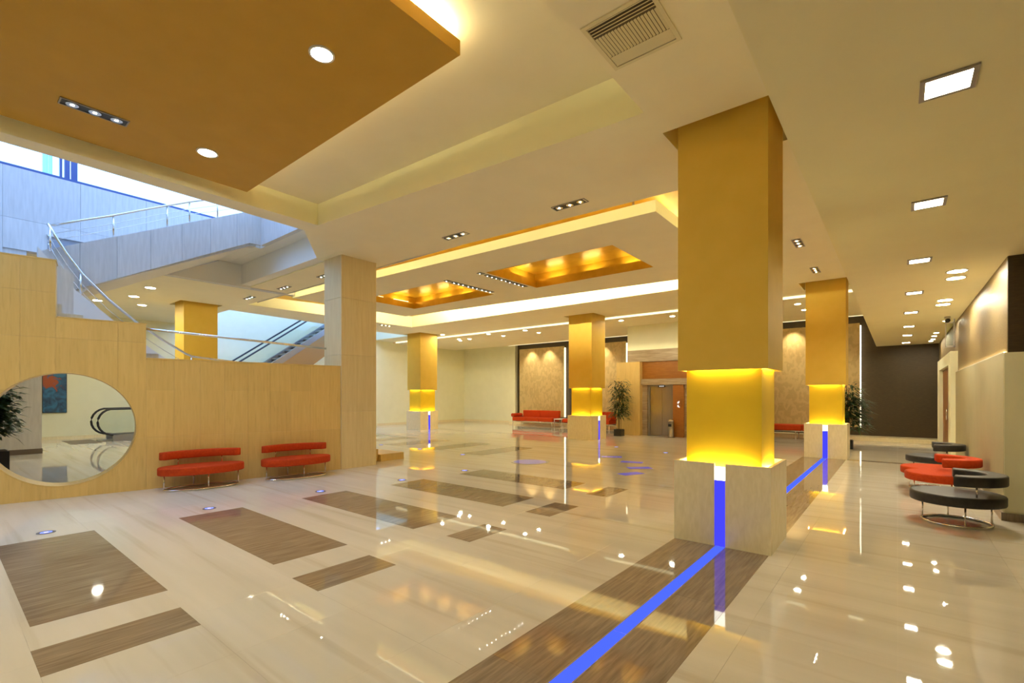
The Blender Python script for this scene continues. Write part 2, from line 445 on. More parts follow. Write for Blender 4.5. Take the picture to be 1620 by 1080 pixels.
def in_rects(rs): return lambda x, y: any(a < x < b and c < y < d for a, b, c, d in rs)
def lobby_cell(x, y):
    holes = [(-2.05, -.88, 5.2, 6.24), (-2.02, -.88, 14.4, 15.45), (-9.64, -8.38, 14.88, 16.14), (-18.46, -17.2, 14.38, 15.72), (-19.02, -17.88, 5.1, 6.32)]
    if in_rects(holes)(x, y): return False
    areas = [(-8.6, -.6, 4.7, 6.79), (-8.6, -8.1, -5, 4.7), (-10.2, -8.6, 5.55, 6.79), (-17.6, -10.2, 5.75, 6.79), (-24, -14.3, 1.35, 5.75), (-24, -17.6, 5.75, 6.79),
             (-18.6, -16.9, 6.79, 13.1), (-2.3, -.6, 6.79, 13.1), (-2.05, -.6, -5, 4.7), (-18.6, -.6, 13.1, 16.15), (-24, -18.6, 14.9, 16.15)]
    return in_rects(areas)(x, y)
def lobby_map(x, y):
    X, Y = x, y
    if abs(y - 4.7) < .01: Y = 4.70 + max(-8.6, min(-2.05, x) + 0) * .0 - .28 * min(1, max(0, (-2.05 - x) / 6.0))
    if abs(y - 4.7) < .01 and x < -8.7: Y = 4.7
    if abs(x + 16.9) < .01: X = -17.0 + .8 * (y - 6.79) / 6.31 if y >= 6.79 else -17.0
    if abs(x + 8.6) < .01 and y < 4.71: X = -8.38 - .04 * (y + 0) if y > 0 else -8.38
    return X, Y, zlow(x, y)
xs = [-24, -19.02, -18.6, -18.46, -17.88, -17.6, -17.2, -16.9, -14.3, -10.2, -9.64, -8.6, -8.38, -8.1, -2.3, -2.05, -2.02, -.88, -.6]
ys = [-5, 1.35, 4.7, 5.1, 5.2, 5.55, 5.75, 6.24, 6.32, 6.79, 13.1, 14.38, 14.4, 14.88, 14.9, 15.45, 15.72, 16.14, 16.15]
slab(xs, ys, lobby_cell, lobby_map)
two_tone(struct('ceiling', MB().prism([(-8.6, 4.425), (-8.37, 4.425), (-8.37, 5.56), (-10.2, 5.56)], 'z', 4.681, 5.32), 'ceiling_paint'))
# higher ceiling over the near bay, over the middle bay (gold) and lower one by the far wall
struct('ceiling', MB().box(-8.15, -2.0, -5, 4.75, 5.05, 5.3), 'ceiling_paint')
struct('ceiling', MB().box(-17.4, -2.2, 6.7, 13.2, 5.02, 5.25), 'gold_leaf_paint')
struct('ceiling', MB().box(-21.7, 1.2, 16.15, 20.95, 4.47, 5.3), 'ceiling_paint')
struct('ceiling', MB().box(-21.7, 1.2, 20.95, 22.1, 4.62, 5.3), 'ceiling_paint')
# unseen cap slabs added above everything to keep the daylight in the stair well
struct('ceiling', MB().box(-17.9, 8.2, 6.5, 22.2, 5.33, 5.45), 'ceiling_paint')
struct('ceiling', MB().box(-8.6, 8.2, -5.2, 6.5, 5.33, 5.45), 'ceiling_paint')
# dropped soffit over the right-hand corridor
struct('ceiling', MB().box(-.6, 8.2, -5.2, 21.9, 3.4, 5.32), 'soffit_paint')
# column collars: dark recess roof above each column hole
for x0, x1, y0, y1 in [(-2.1, -.85, 5.1, 6.35), (-2.1, -.85, 14.3, 15.5), (-9.7, -8.3, 14.8, 16.15), (-18.5, -17.1, 14.3, 15.8), (-19.1, -17.8, 5.0, 6.4)]:
    struct('ceiling', MB().box(x0, x1, y0, y1, 4.80, 4.95), 'ochre_paint')

# upper floor edge, stair-well returns
struct('trim_1', MB().box(-14.3, -9.6, 5.5, 5.76, 4.705, 5.32), 'stair_paint')
struct('ceiling', MB().box(-14.24, -8.4, 5.2, 6.6, 5.258, 5.40), 'stair_paint')
struct('ceiling', MB().box(-14.24, -12.29, 4.82, 5.2, 5.262, 5.40), 'stair_paint')
struct('trim_2', MB().box(-12.0, -8.4, 5.085, 5.2, 5.25, 6.15), 'grey_stone')
struct('trim_3', MB().prism([(3.45, 4.64), (5.74, 4.64), (5.74, 5.25), (4.95, 5.25), (3.7, 4.64)], 'x', -14.25, -14.2), 'stair_paint')

# ================================================================== WALLS
def wall_box(name, *a, m_='wall_paint'): return struct(name, MB().box(*a), m_)
wall_box('wall_far', -21.8, -17.3, 21.7, 22.0, 0, 5)
wall_box('wall_far_niche', -17.3, 1.3, 21.8, 22.0, 0, 5, m_='dark_wallpaper')
wall_box('wall_left', -24.0, -23.8, -5.2, 15, 0, 9)
wall_box('wall_left_jog', -23.8, -21.6, 14.9, 15.1, 0, 9)
wall_box('wall_left_far', -21.8, -21.6, 15.1, 21.8, 0, 5)
wall_box('wall_back', -24, 8.2, -5.2, -5, 0, 5.3, m_='cream_paint')
wall_box('wall_right_near', 8, 8.2, -5, 8.7, 0, 3.6, m_='cream_paint')
struct('wall_right_front', MB().box(1.063, 8.2, 8.72, 8.95, 0, 2.158), 'wall_paint')
struct('wall_right_front_upper', MB().box(1.103, 8.2, 8.76, 8.95, 2.10, 3.45), 'dark_wallpaper')
struct('wall_right', MB().box(1.06, 1.3, 8.74, 15.3, 0, 2.16), 'cream_paint')
struct('wall_right_upper', MB().box(1.10, 1.3, 8.78, 21.9, 2.05, 3.45), 'bronze_wallpaper')
struct('wall_right_end', MB().box(1.08, 1.3, 19.9, 21.9, 0, 2.16), 'dark_wallpaper')
struct('baseboard_right', MB().box(1.035, 1.06, 8.70, 15.2, 0, .10), 'travertine')
struct('baseboard_right_front', MB().box(1.035, 8.2, 8.695, 8.72, 0, .10), 'dark_marble')
struct('baseboard_far', MB().box(-21.6, -17.3, 21.67, 21.7, 0, .12), 'plinth_stone')
struct('baseboard_left', MB().box(-21.6, -21.57, 15.1, 21.7, 0, .12), 'plinth_stone')
struct('baseboard_stair_hall', MB().box(-23.8, -23.77, -5, 14.9, 0, .12), 'plinth_stone')
struct('trim_4', MB().box(-17.3, -9.2, 21.0, 21.8, 0, .12), 'plinth_stone')
struct('trim_5', MB().box(-4.0, 1.06, 21.0, 21.8, 0, .14), 'plinth_stone')
struct('trim_6', MB().box(-17.75, -17.3, 21.55, 21.75, 0, 4.6), 'wall_paint')

# lit line along the two ceiling breaks
t = thing('ceiling_light_line', 'thin glowing line across the far ceiling behind the yellow columns', 'light line', (-11.93, 16.14, 4.5))
obj('diffuser', MB().box(-9.4, 11.3, -.012, .0, -.025, .045), 'led_line', t)
obj('profile', MB().box(-9.4, 11.3, -.014, .0, -.035, -.026), 'white_metal', t)
t = thing('wall_slot_light', 'thin glowing line where the far ceiling meets the dark niche', 'light line', (-9, 20.95, 4.47))
obj('diffuser', MB().box(-8.3, 10.0, .0, .02, -.015, .055), 'led_line', t)
obj('profile', MB().box(-8.3, 10.0, -.006, .026, -.022, -.016), 'white_metal', t)

# lift core
lift = struct('wall_lift', MB().box(-8.7, -4.0, 18.3, 21.8, 3.46, 4.7), 'wall_paint')
obj('stone_band', MB().box(-8.7, -4.0, 18.28, 18.6, 2.98, 3.46), 'travertine', lift)
obj('stone_pier', MB().box(-9.1, -8.07, 18.1, 21.8, 0, 2.98), 'cream_stone', lift)
obj('wood_header', MB().box(-8.07, -4.8, 18.34, 18.6, 2.28, 2.98), 'orange_wood', lift)
obj('stone_lintel', MB().box(-8.07, -4.8, 18.22, 18.6, 2.04, 2.28), 'travertine', lift)
obj('dark_jamb', MB().box(-8.07, -7.86, 18.34, 18.7, 0, 2.04), 'travertine', lift)
obj('wood_pier', MB().box(-6.78, -6.36, 18.25, 18.7, 0, 2.04), 'orange_wood', lift)
obj('end_pier', MB().box(-6.36, -4.0, 18.34, 21.8, 0, 2.04), 'travertine', lift)
obj('side_wall', MB().box(-4.8, -4.0, 18.3, 21.8, 2.04, 3.46), 'wall_paint', lift)
t = thing('elevator', 'steel two-leaf lift door under an orange wood header', 'elevator', (-7.3, 18.5, 0))
obj('door_leaf', MB().box(-.50, -.004, .0, .05, .01, 1.98), 'steel', t); obj('door_leaf', MB().box(.004, .50, .0, .05, .01, 1.98), 'steel', t)
obj('frame', MB().box(-.56, -.50, -.06, .05, 0, 2.04), 'grey_metal', t); obj('frame', MB().box(.50, .56, -.06, .05, 0, 2.04), 'grey_metal', t)
fh = obj('header', MB().box(-.50, .50, -.06, .05, 1.98, 2.04), 'grey_metal', t)
dsp = obj('floor_display', MB().box(-.14, .14, -.07, -.06, 1.945, 2.02), 'black_plastic', fh)
for k in range(3):
    obj('display_digit', MB().ring((0, 0), .014, .024, -.002, .002, 12), 'sign_glow', t, (-.07 + k * .07, -.073, 1.985)).rotation_euler = (R(90), 0, 0)
s_ = thing('wall_sign', 'small white figure sign on the orange pier right of the lift', 'sign', (-6.55, 18.245, 1.28))
obj('plate', MB().box(-.08, .08, -.012, .004, -.16, .16), 'orange_wood', s_)
pic = MB()
for dz in (.09, .0):
    pic.cyl((-.02, 0), .022, -.001, .002, 12)
obj('figure', MB().box(-.045, .0, -.016, -.012, .02, .09).box(.0, .03, -.016, -.012, .06, .12), 'sign_glow', s_)
obj('figure', MB().box(-.045, .0, -.016, -.012, -.11, -.03).box(.0, .04, -.016, -.012, -.13, -.09), 'sign_glow', s_)
t = thing('ash_bin', 'slim steel ash bin standing beside the lift door', 'bin', (-6.78, 18.05, 0))
obj('body', MB().lathe((0, 0), [(.13, 0), (.13, .03), (.11, .035), (.11, .60), (.12, .61)], 20), 'steel', t)
obj('bin_opening', MB().box(-.06, .06, -.125, -.10, .42, .52), 'black_plastic', t)
obj('ash_top', MB().lathe((0, 0), [(.12, .61), (.125, .66), (.08, .69), (.03, .70)], 20), 'chrome', t)

# tall backlit wallpaper panels on the far wall
def wall_panel(x0, x1, lab):
    xc = (x0 + x1) / 2; h = (x1 - x0) / 2
    t = thing('wall_panel', lab, 'wall panel', (xc, 21.65, 0), 0, 'tall backlit panels on the far wall')
    obj('board', MB().box(-h, h, -.06, .0, .45, 4.28), 'feather_wallpaper', t)
    obj('batten', MB().box(-h + .2, h - .2, .0, .15, 1.0, 1.1).box(-h + .2, h - .2, .0, .15, 3.6, 3.7), 'black_plastic', t)
    obj('light_strip', MB().box(h + .005, h + .04, -.02, .06, .45, 4.2), 'led_panel', t)
    obj('light_strip', MB().box(-h + .1, h - .1, .05, .09, 4.20, 4.23), 'led_panel', t)
    obj('light_strip', MB().box(-h + .1, h - .1, .05, .09, .50, .53), 'led_panel', t)
    return t
wall_panel(-17.0, -13.95, 'tall patterned gold panel on the far wall, left of the middle column')
wall_panel(-13.35, -10.35, 'tall patterned gold panel between the middle column and the lift')
wall_panel(-4.1, -1.08, 'tall patterned gold panel behind the two right-hand yellow columns')

# ================================================================== STAIR WALL WITH ROUND OPENING
WA = Vector((-10.25, .66)); WB = Vector((-9.42, 5.68))
WDIR = (WB - WA).normalized(); WANG = math.atan2(WDIR.y, WDIR.x)      # local x runs along the wall, local y away from the lobby
LW = (WB - WA).length
wall_w = bpy.data.objects.new('wall_stair', None)
def region(outer, hole, y0, y1):
    """plate in local (x,z) = outer polygon minus a round hole, thickness y0..y1"""
    pts = [Vector(p) for p in outer]; no = len(pts)
    ed = [(i, (i + 1) % no) for i in range(no)]
    if hole:
        cx_, cz_, r_ = hole; k = 72
        pts += [Vector((cx_ + r_ * math.cos(2 * math.pi * i / k), cz_ + r_ * math.sin(2 * math.pi * i / k))) for i in range(k)]
        ed += [(no + i, no + (i + 1) % k) for i in range(k)]
    ov, oe, of, *_ = G.delaunay_2d_cdt(pts, ed, [], 0, 1e-5)
    def inside(p):
        c = False; j = no - 1
        for i in range(no):
            a, b_ = outer[i], outer[j]
            if (a[1] > p[1]) != (b_[1] > p[1]) and p[0] < (b_[0] - a[0]) * (p[1] - a[1]) / (b_[1] - a[1]) + a[0]: c = not c
            j = i
        return c
    tri = []
    for f in of:
        c = sum((ov[i] for i in f), Vector((0, 0))) / len(f)
        if inside(c) and not (hole and (c - Vector(hole[:2])).length < hole[2] * .9985): tri.append(f)
    mb = MB(); cnt = {}
    nv = len(ov)
    mb.v = [(p.x, y0, p.y) for p in ov] + [(p.x, y1, p.y) for p in ov]
    for f in tri:
        f = tuple(f); mb.f.append(f); mb.f.append(tuple(i + nv for i in reversed(f))); mb.sm += [False, False]
        for a, b_ in zip(f, f[1:] + f[:1]):
            if (b_, a) in cnt: del cnt[(b_, a)]
            else: cnt[(a, b_)] = 1
    for a, b_ in cnt: mb.f.append((b_, a, a + nv, b_ + nv)); mb.sm.append(False)
    # drop unused points
    used = sorted({i for f in mb.f for i in f}); mp_ = {u: i for i, u in enumerate(used)}
    mb.v = [mb.v[u] for u in used]; mb.f = [tuple(mp_[i] for i in f) for f in mb.f]
    return mb if tri else None
HOLE = (.69, 1.075, .885)
S1, S2 = .589, 1.705
Z0, Z1, Z2 = 3.70, 2.82, 2.235
outer = [(-6, 0), (LW - .02, 0), (LW - .02, Z2), (S2, Z2), (S2, Z1), (S1, Z1), (S1, Z0), (-6, Z0)]
core = region(outer, HOLE, .02, .40)
wall_w = obj('wall_stair', core, 'cream_stone', None, (WA.x, WA.y, 0), WANG, kind='structure')
us = [-6 + k * .39 for k in range(0, 16)] + [-.181, .204] + [S1, .961, 1.333] + [S2 + .39 * k for k in range(8)] + [LW - .02]
us = sorted(set(round(u, 3) for u in us if u <= S1 - .3 or u >= S1)); us = [u for i, u in enumerate(us) if i == 0 or u - us[i - 1] > .1]
zs = [0, .885, 1.695, 2.505, 3.2, 3.70]
for a, b_ in zip(us, us[1:]):
    top = Z0 if (a + b_) / 2 < S1 else Z1 if (a + b_) / 2 < S2 else Z2
    for z0, z1 in zip(zs, zs[1:]):
        z1 = min(z1, top)
        if z1 - z0 < .02: continue
        if top - z1 < .08: z1 = top
        q = [(a + .001, z0 + .001), (b_ - .001, z0 + .001), (b_ - .001, z1 - .001), (a + .001, z1 - .001)]
        near = math.hypot(max(a - HOLE[0], 0, HOLE[0] - b_), max(z0 - HOLE[1], 0, HOLE[1] - z1)) < HOLE[2]
        r_ = region(q, HOLE if near else None, 0, .02)
        if r_: obj('stone_panel', r_, 'cream_stone', wall_w)
for a, b_, z in [(-6, S1 + .012, Z0), (S1 - .012 + .024, S2 + .012, Z1), (S2 + .012, LW - .02, Z2)]:
    obj('coping', MB().box(a, b_, -.006, .41, z, z + .018), 'cream_stone', wall_w)
obj('hole_rim', (lambda mb: mb)(MB().tube([(HOLE[0] + (HOLE[2] + .004) * math.cos(2 * math.pi * i / 72), .0, HOLE[1] + (HOLE[2] + .004) * math.sin(2 * math.pi * i / 72)) for i in range(72)], .009, 6, True)), 'cream_stone', wall_w)

# stone pillar at the wall's end
pil = thing('stone_pillar', 'square cream stone pillar at the end of the stair wall', 'pillar', (-9.75, 6.11, 0))
pz = [0, 1.25, 2.5, 3.75, 4.72]
for k in range(4):
    obj('stone_block', MB().box(-.355, .355, -.445, .445, pz[k] + (.002 if k else 0), pz[k + 1]), 'pillar_stone', pil, bevel=.004, seg=1)
# stair foot beyond the pillar
t = thing('stair_step', 'low cream stone step at the foot of the stair behind the pillar', 'step', (-10.5, 7.2, 0))
obj('tread', MB().box(-.75, .72, -.25, .45, 0, .17), 'cream_stone', t, bevel=.006, seg=1)
t2 = thing('stair_step', 'second stone step rising behind the lowest step by the pillar', 'step', (-10.5, 6.75, 0))
obj('tread', MB().box(-.75, .62, -.3, .2, 0, .30), 'cream_stone', t2, bevel=.006, seg=1)

# flight behind the wall
fl = thing('stair_flight', 'stone stair flight rising behind the stepped wall to a landing', 'stair', (-11.0, 6.4, 0))
for k in range(20):
    y = -.05 - .262 * k
    obj('tread', MB().box(-.9, .38, y - .262, y, .10 + .145 * k, .20 + .145 * (k + 1)), 'grey_stone', fl)
# white sloping stringer on the far side of the flight
strp = [(1.22, 4.27), (1.40, 4.02), (1.73, 3.57), (2.25, 3.10), (2.9, 2.55), (3.6, 2.05), (3.6, 1.5), (1.22, 3.4)]
obj('stringer', MB().prism([(y - 6.4, z) for y, z in strp], 'x', -.985, -.90), 'white_metal', fl)
obj('inner_panel', MB().prism([(1.30 - 6.4, 2.4), (1.30 - 6.4, 3.86), (1.344 - 6.4, 3.857), (1.58 - 6.4, 3.70), (1.58 - 6.4, 2.4)], 'x', -.16, -.08), 'grey_stone', fl)
# landing
struct('floor_landing', MB().box(-14.26, -11.1, -1.5, 1.12, 2.95, 3.15), 'grey_stone')
struct('ceiling', MB().box(-24, -14.5, -5, 1.35, 4.68, 5.32), 'ceiling_paint')

# upper flight: sloping stone parapet cut into slabs
par = struct('wall_upper_flight', MB().prism([(1.25, 3.30), (1.25, 3.95), (2.0, 4.25), (5.0, 5.80), (5.0, 5.22), (4.85, 5.20), (2.1, 3.79)], 'x', -12.28, -12.06), 'grey_stone')
topz = lambda y: 4.21 + (y - 1.25) * (6.14 - 4.21) / (5.09 - 1.25)
botz = lambda y: 3.797 + (y - 2.108) * (5.252 - 3.797) / (4.829 - 2.108) if y < 4.829 else 5.254
cuts = [1.25, 1.8, 2.35, 2.9, 3.45, 4.0, 4.55, 5.09]
for a, b_ in zip(cuts, cuts[1:]):
    q = [(a + .002, max(3.25, botz(a))), (b_ - .002, botz(b_)), (b_ - .002, topz(b_)), (a + .002, topz(a))]
    if a < 4.829 < b_: q.insert(1, (4.829, 5.252))
    obj('stone_panel', MB().prism(q, 'x', -12.06, -12.0), 'grey_stone', par)
obj('flight_underside', MB().hexa([(-14.19, 2.0, 3.70), (-12.29, 2.0, 3.74), (-12.29, 4.9, 5.25), (-14.19, 4.9, 5.25)], [(-14.19, 1.9, 3.80), (-12.29, 1.9, 3.84), (-12.29, 4.8, 5.40), (-14.19, 4.8, 5.40)]), 'stair_paint', par)

# upper hall: back wall of tall slabs, clerestory window
bk = struct('wall_upper_back', MB().box(-14.48, -14.28, -4.5, 9, 4.66, 6.33).box(-14.48, -14.28, -4.5, 1.3, 3.0, 4.66), 'grey_stone')
for a, b_ in zip([-4.5, -3, -1.5, -.2, .95, 2.15, 3.35, 4.55, 5.75, 7.4], [-3, -1.5, -.2, .95, 2.15, 3.35, 4.55, 5.75, 7.4, 9]):
    obj('stone_panel', MB().box(-14.28, -14.25, a + .002, b_ - .002, 5.3, 6.36), 'grey_stone', bk)
    obj('stone_panel', MB().box(-14.28, -14.25, a + .002, b_ - .002, 4.66 if a > .9 else 3.1, 5.296), 'grey_stone', bk)
mat('recess_shade_grey', (.30, .31, .34), .5)
obj('recess_shade_panel', MB().box(-14.25, -14.235, 1.62, 2.32, 4.3, 5.05), 'recess_shade_grey', bk)  # flat panel; its dark grey paints the shade of an opening
obj('recess_shelf', MB().box(-14.25, -14.20, 1.60, 2.34, 5.05, 5.08), 'grey_stone', bk)
win = struct('window_1', MB().box(-14.45, -14.25, -4.5, 9, 6.36, 6.41), 'blue_frame')
for a, b_ in [(1.82, 1.86), (1.90, 1.985), (2.01, 2.11), (5.7, 5.78)]:
    obj('mullion', MB().box(-14.45, -14.33, a, b_, 6.41, 9.0), 'blue_frame', win)
obj('glass_fin', MB().box(-14.40, -14.25, 1.54, 1.62, 6.41, 9.0), 'blue_glass', win)
obj('glass_fin', MB().box(-14.40, -14.25, 1.63, 1.69, 6.41, 9.0), 'blue_glass', win)
for a, b_ in [(-4.5, -1.5), (-1.5, 1.52), (1.70, 1.815), (2.115, 5.7), (5.78, 9)]:
    obj('pane', MB().box(-14.38, -14.37, a + .005, b_ - .005, 6.41, 9.0), 'clear_glass', win)
wall_box('wall_upper_side', -15.3, -8.4, -5.2, -4.6, 3.6, 9.4, m_='grey_stone')
wall_box('wall_upper_front', -8.62, -8.4, -5.2, 9, 5.33, 9.4, m_='grey_stone')

# steel handrails
def rail(name, lab, pts, posts, wires, r=.022, group=None):
    p0 = Vector(pts[0]); t = thing(name, lab, 'handrail', (p0.x, p0.y, posts[0][0][2] if posts else p0.z), 0, group)
    o = t.location
    def L(p): return tuple(Vector(p) - Vector(o))
    obj('top_rail', MB().tube([L(p) for p in pts], r, 10), 'chrome', t)
    for a, b_ in posts: obj('post', MB().rod(L(a), L(b_), .016), 'chrome', t)
    for w in wires: obj('wire', MB().tube([L(p) for p in w], .006, 6), 'chrome', t)
    return t
A_pts = [(-11.93, 1.36, 4.72), (-11.93, 1.45, 4.52), (-11.93, 1.60, 4.24), (-11.93, 1.83, 3.89), (-11.93, 2.2, 3.48), (-11.93, 2.65, 3.08), (-11.93, 3.1, 2.76), (-11.93, 3.50, 2.51), (-11.93, 3.62, 2.46), (-11.93, 4.76, 2.36)]
dn = lambda pts, d: [(x, y, z - d) for x, y, z in pts]
rail('curved_handrail', 'curved steel handrail sweeping down the lower stair flight', A_pts,
     [((-11.93, 1.385, 4.22), (-11.93, 1.385, 4.66)), ((-11.93, 1.80, 3.48), (-11.93, 1.80, 3.90)), ((-11.93, 2.65, 2.75), (-11.93, 2.65, 3.06)), ((-11.93, 3.6, 2.05), (-11.93, 3.6, 2.44))],
     [dn(A_pts[:8], .20), dn(A_pts[:8], .36)])
B_pts = [(-12.03, 1.36, 4.70), (-12.03, 2.30, 5.165), (-12.03, 3.19, 5.64), (-12.03, 3.65, 5.875), (-12.03, 4.15, 6.10), (-12.03, 5.0, 6.5)]
rail('upper_handrail', 'steel handrail with wires on the upper stone parapet', B_pts,
     [((-12.03, 1.40, 4.22), (-12.03, 1.40, 4.70)), ((-12.03, 2.30, 4.74), (-12.03, 2.30, 5.16)), ((-12.03, 3.19, 5.18), (-12.03, 3.19, 5.63)), ((-12.03, 3.60, 5.40), (-12.03, 3.60, 5.84)), ((-12.03, 4.15, 5.66), (-12.03, 4.15, 6.1))],
     [dn(B_pts, .16), dn(B_pts, .28)])
def wl(u, z, off=.12): q = WA + WDIR * u + Vector((-WDIR.y, WDIR.x)) * off; return (q.x, q.y, z)
rail('level_handrail', 'level steel rail above the stone wall running to the pillar', [wl(1.66, 2.76), wl(2.8, 2.71), wl(4.80, 2.62)], [], [])

# ================================================================== COLUMNS
def column(lab, loc, w, d, slot, top=4.82):
    """slot: 'front' (-y) or 'right' (+x) blue-lit groove in the stone base"""
    t = thing('column', lab, 'column', loc, 0, 'square ochre columns with glowing necks')
    hx, hy, z1, k = w / 2, d / 2, .88, .035
    sl = .055
    def stone(*a): obj('base_slab', MB().box(*a), 'plinth_stone', t)
    if slot == 'front':
        stone(-hx, -sl, -hy, -hy + k, 0, z1); stone(sl, hx, -hy, -hy + k, 0, z1)
        stone(hx - k, hx, -hy + k, hy - k, 0, z1)
    else:
        stone(-hx, hx, -hy, -hy + k, 0, z1)
        stone(hx - k, hx, -hy + k, -sl, 0, z1); stone(hx - k, hx, sl, hy - k, 0, z1)
    stone(-hx, -hx + k, -hy + k, hy - k, 0, z1); stone(-hx, hx, hy - k, hy, 0, z1)
    nx, ny = hx - .105, hy - .105
    obj('glowing_neck', MB().box(-nx, nx, -ny, ny, .2, 2.2), 'yellow_paint', t)
    c = .03
    ux, uy = hx - .032, hy - .032
    # hollow upper shaft: four boards
    sh = obj('upper_shaft', MB().box(-ux, ux, -uy, -uy + c, 1.88, top).box(-ux, ux, uy - c, uy, 1.88, top).box(-ux, -ux + c, -uy + c, uy - c, 1.88, top).box(ux - c, ux, -uy + c, uy - c, 1.88, top), 'ochre_paint', t)
    for z, nm, a, b_ in ((.80, 'lower_light', nx + .004, hx - k - .004), (1.915, 'upper_light', nx + .004, ux - c - .004)):
        ay, by = ny + .004, (hy - k - .004 if z < 1 else uy - c - .004)
        z2 = z + .012
        ln = .80
        obj(nm, MB().box(-a * ln, a * ln, -by, -ay, z, z2).box(-a * ln, a * ln, ay, by, z, z2).box(-b_, -a, -ay * ln, ay * ln, z, z2).box(a, b_, -ay * ln, ay * ln, z, z2), 'led_column', t)
    if slot == 'front':
        g = obj('blue_glass', MB().box(-sl, sl, -hy + .012, -hy + .022, 0, .70), 'blue_light', t)
        obj('slot_glow_plate', MB().box(-sl, sl, -hy + .012, -hy + .022, .702, .845), 'slot_white', t)  # glowing plate stands for the cavity LEDs' light through the open slot
    else:
        g = obj('blue_glass', MB().box(hx - .022, hx - .012, -sl, sl, 0, .70), 'blue_light', t)
        obj('slot_glow_plate', MB().box(hx - .022, hx - .012, -sl, sl, .702, .845), 'slot_white', t)
    return t
column('big yellow column nearest the camera with a blue-lit slot', (-1.467, 5.725, 0), .975, .85, 'front')
column('yellow column standing behind the big one, near the corridor', (-1.443, 14.93, 0), .93, .86, 'front')
column('middle ochre column in front of the far red sofas', (-9.015, 15.53, 0), 1.03, 1.06, 'right')
column('ochre column on the left in front of the cream corner', (-17.83, 15.05, 0), 1.02, 1.10, 'right')
column('ochre column seen through the stair well over the stepped wall', (-18.45, 5.72, 0), .95, 1.05, 'right')
t = thing('stone_column', 'grey stone column seen through the round opening', 'column', (-18.9, 1.43, 0))
obj('shaft', MB().box(-.42, .42, -.55, .55, .14, 4.68), 'grey_stone', t)
obj('skirting', MB().box(-.435, .435, -.565, .565, 0, .14), 'mat_dark', t)

# ================================================================== FLOATING CEILING PANELS
gp = thing('gold_ceiling_panel', 'large floating brown-gold panel under the near ceiling', 'ceiling panel', (-5.56, 0, 4.8))
obj('board', MB().box(-2.37, 2.37, -3.6, 3.15, 0, .14), 'brown_gold_paint', gp)
obj('hanger', MB().rod((-1.5, 0, .14), (-1.5, 0, .26), .02).rod((1.5, 0, .14), (1.5, 0, .26), .02).rod((0, 2.4, .14), (0, 2.4, .26), .02), 'grey_metal', gp)
obj('light_strip', MB().box(2.20, 2.26, -3.4, 3.05, .141, .16), 'led_near', gp)
obj('light_strip', MB().box(-2.2, 2.2, 2.98, 3.03, .141, .152), 'led_gold', gp)

wp = thing('white_ceiling_panel', 'wide floating cream panel with two gold recesses over the hall', 'ceiling panel', (-8.6, 9.5, 4.55))
pan_x = [-14.4, -12.85, -9.2, -7.68, -4.34, -3.0]; pan_y = [7.33, 8.45, 10.5, 12.1]
mbp = MB()
def pmap(x, y, z):
    Y = y
    if y == 7.33: Y = 7.33 - .30 * (-3.0 - x) / 11.4
    if y == 12.1: Y = 12.1 - .75 * (-3.0 - x) / 11.4
    return (x + 8.6, Y - 9.5, z + .05 * (-3.0 - x) / 11.4)
for i in range(5):
    for j in range(3):
        if j == 1 and i in (1, 3): continue
        a, b_, c, d = pan_x[i], pan_x[i + 1], pan_y[j], pan_y[j + 1]
        mbp.hexa([pmap(a, c, 0), pmap(b_, c, 0), pmap(b_, d, 0), pmap(a, d, 0)], [pmap(a, c, .19), pmap(b_, c, .19), pmap(b_, d, .19), pmap(a, d, .19)])
two_tone(obj('board', mbp, 'ceiling_paint', wp))
obj('hanger', MB().rod((-5, -1.7, .19), (-5, -1.7, .5), .02).rod((5, -1.7, .19), (5, -1.7, .5), .02).rod((-.2, 0, .19), (-.2, 0, .5), .02), 'grey_metal', wp)
def along_edge(xa, xb, y, d, w_, z=.19, h_=.03):
    q = []
    for zz in (z + .002, z + h_):
        A, B_ = pmap(xa, y, zz), pmap(xb, y, zz)
        q.append([(A[0], A[1] - d - w_, A[2]), (B_[0], B_[1] - d - w_, B_[2]), (B_[0], B_[1] - d, B_[2]), (A[0], A[1] - d, A[2])])
    return MB().hexa(q[0], q[1])
obj('light_strip', along_edge(-14.2, -3.2, 12.1, .05, .035), 'led_cove', wp)
obj('light_strip', along_edge(-14.1, -3.4, 7.33, -.42, .012, h_=.008), 'led_gold', wp)
obj('light_strip', MB().box(-5.74, -5.70, -2.2, 1.75, .245, .275), 'led_cove', wp)
obj('light_strip', MB().box(5.20, 5.215, -1.7, 2.3, .20, .21), 'led_gold', wp)
